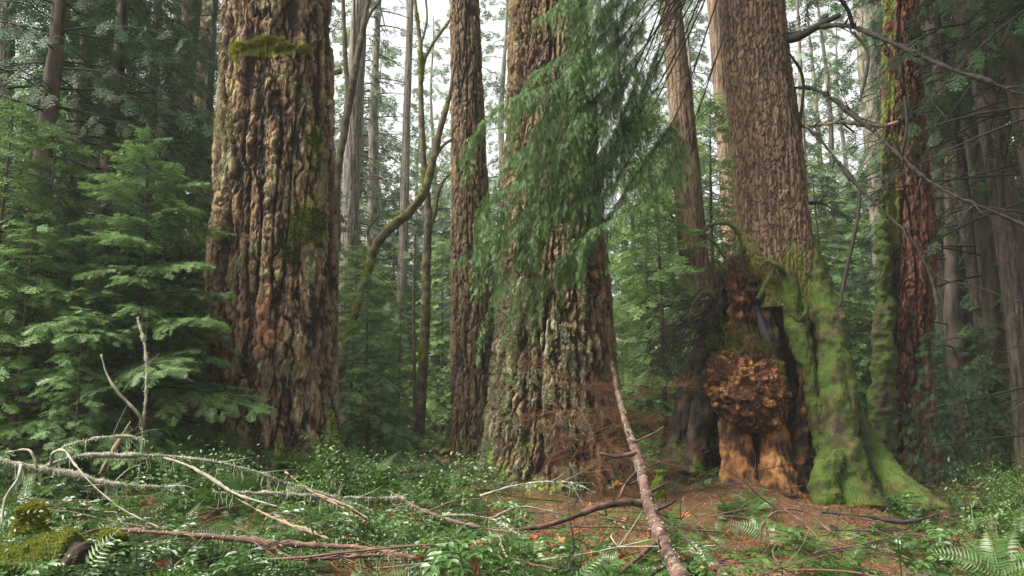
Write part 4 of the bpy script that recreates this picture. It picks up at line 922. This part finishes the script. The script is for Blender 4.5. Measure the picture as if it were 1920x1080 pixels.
# moss cushions on the ground
x, y, z = scatter(9000, -80, 2000, 3.6, 12); P = np.stack([x, y, z], -1); k = perlin(P*1.1, 12) > .12; P = P[k]
mb = MB(); tufts(mb, P[np.repeat(np.arange(len(P)), 1)], np.tile([0, 0, 1.0], (len(P), 1)), 26000, .012, .05, .006, rs, 0)
tag(mb.build('ground_moss', M['mosst'], smooth=False), 'patches of short green moss on the forest floor', 'moss', kind='stuff')
# fallen maple leaves
def leaf_mesh(seed):
    r_ = np.random.RandomState(seed); mb = MB(); th = np.linspace(-2.6, 2.6, 23); rad = .055*(.55+.45*np.abs(np.cos(th*2.5))**.7)*(1+.1*r_.normal(size=23))
    V = [np.array([0, 0, .004])] + [np.array([math.cos(t)*q, math.sin(t)*q, .025*math.sin(t*1.5+seed)*q/.05+.01*r_.normal()]) for t, q in zip(th, rad)]
    mb.add(V, [(0, i, i+1) for i in range(1, 23)], v=r_.uniform(0, 1)); add_tube(mb, [(0, 0, 0), (-.03, .005, .01), (-.07, .01, .0)], .0012, 3, 4, v=0)
    return mb.mesh('dead_leaf', M['dead'], smooth=False)
LV = [leaf_mesh(s) for s in range(5)]
for k in range(60):
    Y = 4.0 + 5.6*RU.random(); px = RU.choice([RU.uniform(0, 1900), RU.uniform(850, 1350)]); p = at(px, 900, Y)
    if in_trunk(p[0], Y): continue
    o = link(bpy.data.objects.new('dead_leaf', LV[RU.randrange(5)])); o.location = (p[0], Y, float(gz(p[0], Y))+RU.uniform(.03, .22)); o.rotation_euler = (RU.gauss(0, .6), RU.gauss(0, .6), RU.uniform(0, 6.3)); s = RU.uniform(.5, 1.0); o.scale = (s, s, s)
    t = 'curled orange brown fallen leaf ' + lm(px, Y); tag(o, t, 'leaf', t)

# ------------------------------------------------------------------ fallen wood
def stick(name, label, pts, mat, twigs=(), lichen=0, group=None, cat='branch', ns=10, rough=.012, nf=16, tuftmat='lich', moss=0, wraps=0, near=.92, slim=.75):
    pts = [(q[0], q[1], q[2]*near, q[3]*slim*{'grym': .66, 'tan': .62}.get(mat, 1)) for q in pts]; twigs = [[(q[0], q[1], q[2]*near, q[3]*slim) for q in t] for t in twigs]
    P = [at(q[0], q[1], q[2]) for q in pts]; base = thing(name, label, cat, P[0], group)
    o, G1, D1 = root(base, 'stem', pts, M[mat], 400+len(pts), ns, rough, nf, lich=.36)
    rs = np.random.RandomState(int(abs(P[0][0])*1000) % 9999)
    mw = MB(); Q, rq = resample(P, 40, [q[3]*mpp(960, 700, q[2]) for q in pts])
    for k in range(9):
        i = rs.randint(3, 39); d = nrm(nrm(Q[i]-Q[i-1])*.7 + rs.normal(size=3)*.7); L = rs.uniform(.05, .32); e = Q[i] + d*L
        add_tube(mw, [Q[i], (Q[i]+e)/2 + rs.normal(size=3)*.015, e], [rq[i]*.4, rq[i]*.25, .001], 4, 6)
    mw.build('twig_spray', M[mat], base)
    for t in twigs: root(base, 'twig', t, M[mat], 401, 6, rough*.5, nf)
    if wraps:
        mb = MB(); w_ = perlin(G1*9, 17) > .05; tufts(mb, G1[w_], D1[w_], wraps, .004, .018, .004, rs, .2); mb.build('lichen', M['lich'], base)
    if lichen:
        Qs = Q_(G1); Qs = Qs[perlin(Qs*4.5, 19) > -.05]; mb = MB(); strands(mb, Qs, int(lichen*.7), .02, .13, .0045, rs); tufts(mb, G1.reshape(-1, 3), D1.reshape(-1, 3), lichen*9, .006, .026, .0035, rs, .3)
        mb.build('lichen', M[tuftmat], base)
    return base
def Q_(G1): return G1.mean(1)
# lichen covered branches at the left
stick('fallen_branch', 'thick low fallen branch coated in pale lichen running from the left edge', [(-40,832,6.1,14),(0,862,6.1,13),(60,876,6.15,12),(130,888,6.2,11),(200,905,6.25,9),(270,912,6.3,8),(345,914,6.35,8)], 'grym', [[(40,872,6.1,6),(32,900,6.0,5),(12,930,5.9,4),(2,985,5.8,3)], [(70,878,6.1,5),(60,850,6.1,4),(10,848,6.2,3)]], 170, ns=12)
stick('fallen_branch', 'pale lichened branch stub lying level in front of the thickest fir', [(400,922,6.5,6),(480,924,6.6,7),(560,928,6.7,6),(660,933,6.8,5),(760,934,6.9,3)], 'grym', (), 70)
stick('fallen_branch', 'long arched pale branch bowing over the lichened fallen branch', [(90,872,5.9,5),(130,858,5.9,6),(220,854,6.0,6),(320,856,6.1,6),(400,866,6.2,6),(470,882,6.3,5),(560,912,6.4,4),(640,938,6.5,3),(700,958,6.6,2)], 'grym', [[(300,856,6.1,4),(350,872,6.0,5),(400,900,5.9,5),(440,925,5.8,3),(520,950,5.7,2)], [(95,872,5.9,4),(100,850,5.8,4),(120,845,5.7,3),(140,870,5.6,3),(170,905,5.5,3),(230,955,5.4,2.5),(300,990,5.3,2)]], 150)
stick('fallen_branch', 'short arching twig with mossy strands above the arched pale branch', [(112,842,6.3,3),(150,828,6.3,3.5),(200,820,6.35,3.5),(240,818,6.4,3),(276,827,6.4,2)], 'grym', (), 40)
stick('dead_sapling', 'thin pale dead sapling with a forked top in front of the young hemlock', [(258,905,7.0,3),(268,800,7.0,3.5),(275,720,7.0,3.5),(272,650,7.05,3),(258,595,7.1,2)], 'grym', [[(270,798,7.0,3),(262,780,6.95,3),(225,740,6.9,3),(200,700,6.9,2.5),(190,665,6.9,1.5)]], 36, cat='sapling')
stick('fallen_branch', 'leaning thin yellowish stick crossing down from the young hemlock stem', [(245,790,6.6,2),(215,840,6.5,2),(185,890,6.4,2.5)], 'tan')
# dark branch along the bottom left
stick('fallen_branch', 'long dark brown branch lying along the lower left undergrowth', [(232,994,5.2,3.5),(320,1000,5.2,5),(420,1008,5.2,6),(520,1018,5.2,6),(620,1024,5.15,6),(700,1030,5.1,7),(770,1044,5.0,7),(840,1052,4.95,5)], 'stick', [[(520,1018,5.2,3),(480,1035,5.0,2.5),(440,1037,4.9,2)], [(385,1003,5.2,3),(350,1040,5.0,2.5),(310,1080,4.8,2)], [(230,994,5.2,2),(200,990,5.2,1.5),(150,1002,5.1,1)]], 30)
stick('fallen_branch', 'short brown branch below the long dark branch', [(500,1066,4.8,5),(570,1052,4.8,6),(640,1045,4.8,6),(740,1040,4.9,4)], 'stick', [[(640,1045,4.8,3),(700,1070,4.7,2)]], 12)
stick('fallen_branch', 'straight tan stick slanting to the lower right before the thickest fir', [(535,885,6.6,2),(590,925,6.3,3),(640,950,6.1,3),(685,978,5.9,2)], 'tan', [[(590,925,6.3,2),(650,948,6.1,2),(690,972,5.9,1.5)]])
stick('fallen_branch', 'thin tan stick slanting through ferns left of the centre', [(440,932,5.8,2.5),(500,965,5.6,2.5),(560,990,5.4,2.5),(625,1013,5.2,2)], 'tan')
# the fallen bare trunk right of the middle
stick('fallen_tree', 'slender bare fallen trunk with pale bark patches slanting up to the middle fir', [(1148,680,9.7,4),(1158,735,9.2,5.5),(1176,800,8.4,8),(1196,860,7.5,10),(1210,915,6.8,13),(1222,965,6.1,14.5),(1246,1020,5.3,17),(1274,1080,4.6,21),(1300,1130,4.1,24)], 'patchy',
      [[(1212,945,6.4,9),(1175,942,6.3,8),(1120,952,6.2,7),(1060,975,6.1,6),(1000,990,6.0,5),(975,992,6.0,3)], [(1240,1010,5.7,7),(1215,1030,5.5,6),(1180,1060,5.3,5),(1150,1085,5.2,4)], [(1192,850,7.5,5),(1150,856,7.4,5),(1125,850,7.4,3)], [(1200,880,7.2,6),(1175,905,7.1,5),(1160,935,7.0,3)], [(1186,830,7.8,3),(1220,815,7.8,2),(1245,800,7.8,1.5)]], 0, cat='fallen tree', ns=20, rough=.010, nf=11, wraps=500, slim=.75)
stick('fallen_branch', 'pale log end beside the bottom of the fallen bare trunk', [(1300,1028,5.5,10),(1325,1050,5.3,15),(1350,1085,5.1,18)], 'grym', (), 30, wraps=700)
stick('fallen_branch', 'curved pale dead branch arching at the foot of the middle fir', [(900,930,7.6,2),(960,912,7.6,2.5),(1030,903,7.6,3),(1080,908,7.5,3),(1118,925,7.4,2)], 'grym', (), 14)
stick('fallen_branch', 'brown bent twig arching over the needle slope', [(1425,1020,5.8,2),(1430,985,5.8,2.5),(1470,955,5.9,3),(1510,960,5.9,2.5),(1560,1000,5.8,2)], 'stick', [[(1470,955,5.9,2),(1500,975,5.8,2),(1535,1010,5.7,1.5)]])
stick('fallen_branch', 'dark fallen stick reaching right from the mossy stilt root', [(1540,960,8.0,3),(1620,968,7.9,3.5),(1700,978,7.8,3.5),(1760,965,7.8,2)], 'dark', ())
stick('fallen_branch', 'dark log lying far right behind the ferns', [(1790,952,9.5,6),(1860,950,9.6,7),(1960,955,9.7,7)], 'dark', ())
stick('fallen_branch', 'grey twig crossing the front centre tangle', [(730,920,6.4,2.5),(800,960,6.0,2.5),(880,985,5.8,2.5),(960,1000,5.7,2)], 'stick', [[(800,960,6.0,2),(850,940,6.0,1.5),(900,935,6.0,1)]], 14)
stick('fallen_branch', 'forked pale twig lying before the brush at the middle fir', [(830,965,6.0,2),(920,972,6.0,2.5),(970,1000,5.8,2.5),(1010,1015,5.7,2)], 'grym', [[(920,972,6.0,2),(980,950,6.2,1.5),(1040,960,6.2,1)]], 14)
# stick litter, one by one
SK = []
for s in range(6):
    r_ = np.random.RandomState(500+s); mb = MB(); d = np.array([1, 0, .0]); P = [np.zeros(3)]
    for j in range(6): d = nrm(d + r_.normal(size=3)*np.array([.14, .22, .05])); P.append(P[-1]+d*.14)
    add_tube(mb, P, np.linspace(.0085, .003, 7), 6, 20, .003, 20)
    for j in range(4):
        i = r_.randint(1, 6); e = P[i] + nrm(d + r_.normal(size=3)*.7)*r_.uniform(.15, .4); add_tube(mb, [P[i], (P[i]+e)/2+r_.normal(size=3)*.02, e], [.004, .003, .001], 4, 6)
    SK.append([mb.mesh('stick', M[m]) for m in ('stick', 'tan', 'grym', 'dark')])
for k in range(210):
    Y = 4.0 + 5.4*RU.random(); px = RU.uniform(-40, 1960); p = at(px, 900, Y)
    if in_trunk(p[0], Y): continue
    c = RU.choice([0, 0, 0, 1, 2, 3] if px < 1000 else [0, 0, 3, 3]); o = link(bpy.data.objects.new('fallen_stick', SK[RU.randrange(6)][c])); s = RU.uniform(.5, 1.5)
    o.location = (p[0], Y, float(gz(p[0], Y))+RU.uniform(.03, .20)); o.rotation_euler = (RU.gauss(0, .3), RU.gauss(0, .10), RU.uniform(0, 6.3)); o.scale = (s, s*.65, s*.65)
    t = ('brown', 'tan', 'pale lichened', 'dark')[c] + ' fallen twig ' + lm(px, Y); tag(o, t, 'twig', t)

# rusty dead hemlock brush at the foot of the middle fir
BR = []
for s in range(5):
    r_ = np.random.RandomState(600+s); mw, mn = MB(), MB(); P = bough_path(r_, .95, R(8), 0, .4); add_tube(mw, P, np.linspace(.008, .002, 5), 4, 14)
    Q, _ = resample(P, 30); pts = []
    for j in range(34):
        q = Q[r_.randint(4, 30)]; d = nrm(np.array([1, r_.choice([-1, 1])*r_.uniform(.5, 1.3), r_.normal()*.4])); L = r_.uniform(.08, .36); e = q+d*L-UP*.12*L
        add_tube(mw, [q, (q+e)/2+r_.normal(size=3)*.02, e], [.0028, .002, .0008], 3, 4)
        for i in range(3): f = q+(e-q)*r_.uniform(.2, 1); g = f+nrm(d+r_.normal(size=3)*.8)*r_.uniform(.04, .14); add_tube(mw, [f, g], [.0016, .0006], 3, 2); pts.append(g)
        pts += [e, (q+e)/2]
    pts = np.array(pts); tufts(mn, pts, np.tile([.6, 0, .2], (len(pts), 1)), 1100, .010, .035, .0016, r_, .2)
    BR.append((mw.mesh('twig_spray', M['rust']), mn.mesh('dead_foliage', M['deadn'], False)))
def brush(px, py, Y, s, rz, tilt, label):
    p = at(px, py, Y); b_ = thing('dead_bough', label, 'dead branch', p, label); i = RU.randrange(5)
    b_.rotation_euler = (RU.gauss(0, .4), tilt, rz); b_.scale = (s, s, s)
    link(bpy.data.objects.new('twig_spray', BR[i][0]), b_); link(bpy.data.objects.new('dead_foliage', BR[i][1]), b_)
for k in range(34):
    px = RU.gauss(1120, 45); py = RU.uniform(720, 900); brush(px, py, RU.uniform(8.75, 9.25), RU.uniform(.5, .95), RU.uniform(0, 6.3), RU.uniform(-.6, 1.0), 'rusty dead bough heaped against the right foot of the middle fir')
for k in range(26):
    px = RU.uniform(900, 1230); Y = RU.uniform(6.6, 8.6); p = at(px, 900, Y); p[2] = float(gz(p[0], Y)); q = proj(p); brush(q[0], q[1]-RU.uniform(0, 25), Y, RU.uniform(.4, .85), RU.uniform(0, 6.3), RU.uniform(-.3, .3), 'rusty dead bough strewn in front of the middle fir')
for k in range(64):
    px = RU.uniform(1180, 1900); Y = RU.uniform(4.8, 9.0); p = at(px, 900, Y); p[2] = float(gz(p[0], Y)); q = proj(p); brush(q[0], q[1]-RU.uniform(0, 12), Y, RU.uniform(.4, .8), RU.uniform(0, 6.3), RU.uniform(-.2, .2), 'brown dead bough lying on the needle slope below the stump' if px < 1600 else 'brown dead bough lying on the dark forest floor at lower right')
for k in range(22):
    px = RU.uniform(250, 900); Y = RU.uniform(4.8, 8.0); p = at(px, 900, Y); p[2] = float(gz(p[0], Y)); q = proj(p); brush(q[0], q[1]-RU.uniform(10, 50), Y, RU.uniform(.35, .7), RU.uniform(0, 6.3), RU.uniform(-.2, .2), 'rusty dead bough caught in the green plants at lower left')
for k in range(7):
    px = RU.uniform(280, 430); brush(px, RU.uniform(730, 800), RU.uniform(8.4, 8.9), RU.uniform(.5, .8), RU.uniform(2.4, 4), RU.uniform(-.1, .2), 'reddish bare bough sticking out beside the left foot of the thickest fir')

# mossy logs and stumps in the lower left corner
def mossy(name, label, pts, cat, seed, tuft=5000):
    P0 = at(*pts[0][:3]); base = thing(name, label, cat, P0)
    o, G1, D1 = root(base, 'wood', pts, M['moss'], seed, 40, .05, 6)
    rs = np.random.RandomState(seed); w_ = D1[..., 2] > -.1; mb = MB(); tufts(mb, G1[w_], D1[w_], tuft, .008, .03, .004, rs, .2); mb.build('moss', M['mossy'], base); return base
lg = mossy('mossy_log', 'rotten log with yellow-green moss and a dark broken end at the lower left corner', [(-60,1075,4.35,34),(20,1062,4.35,36),(90,1048,4.35,36),(150,1040,4.32,38)], 'log', 701)
mb = MB(); c0 = at(152, 1045, 4.3)
root(lg, 'broken_end', [(140,1046,4.28,33),(160,1052,4.25,34),(166,1054,4.24,25)], M['rotdark'], 702, 36, .03, 9)
mossy('mossy_stump', 'small round moss covered stump beside the left edge', [(55,1000,5.0,24),(54,975,5.0,25),(50,952,5.0,20),(48,945,5.0,9)], 'stump', 703, 3000)
mossy('mossy_stump', 'moss capped dark stump just right of the mossy log', [(200,1060,4.75,26),(204,1025,4.75,25),(206,1000,4.75,20),(206,993,4.75,9)], 'stump', 704, 3000)
mossy('mossy_stump', 'tiny mossy post right of the fallen bare trunk', [(1238,935,7.4,8),(1240,905,7.4,8),(1240,882,7.4,6)], 'stump', 706, 500)

# ------------------------------------------------------------------ the wet air between the trees
hz = MB(); X0, X1, Y0, Y1, Z0, Z1 = -175, 175, -135, 175, float(Pg[..., 2].min())-1, 34
hz.add([(X0,Y0,Z0),(X1,Y0,Z0),(X1,Y1,Z0),(X0,Y1,Z0),(X0,Y0,Z1),(X1,Y0,Z1),(X1,Y1,Z1),(X0,Y1,Z1)], [(3,2,1,0),(4,5,6,7),(0,1,5,4),(1,2,6,5),(2,3,7,6),(3,0,4,7)])
m = bpy.data.materials.new('wet_air'); m.cycles.volume_sampling = 'DISTANCE'; m.use_nodes = True; m.node_tree.nodes.clear()
pv = m.node_tree.nodes.new('ShaderNodeVolumePrincipled'); pv.inputs['Color'].default_value = (.93, .97, .95, 1); pv.inputs['Density'].default_value = .0008; pv.inputs['Anisotropy'].default_value = 0.0
mo = m.node_tree.nodes.new('ShaderNodeOutputMaterial'); m.node_tree.links.new(pv.outputs[0], mo.inputs['Volume'])
tag(hz.build('haze', m, smooth=False), kind='stuff')
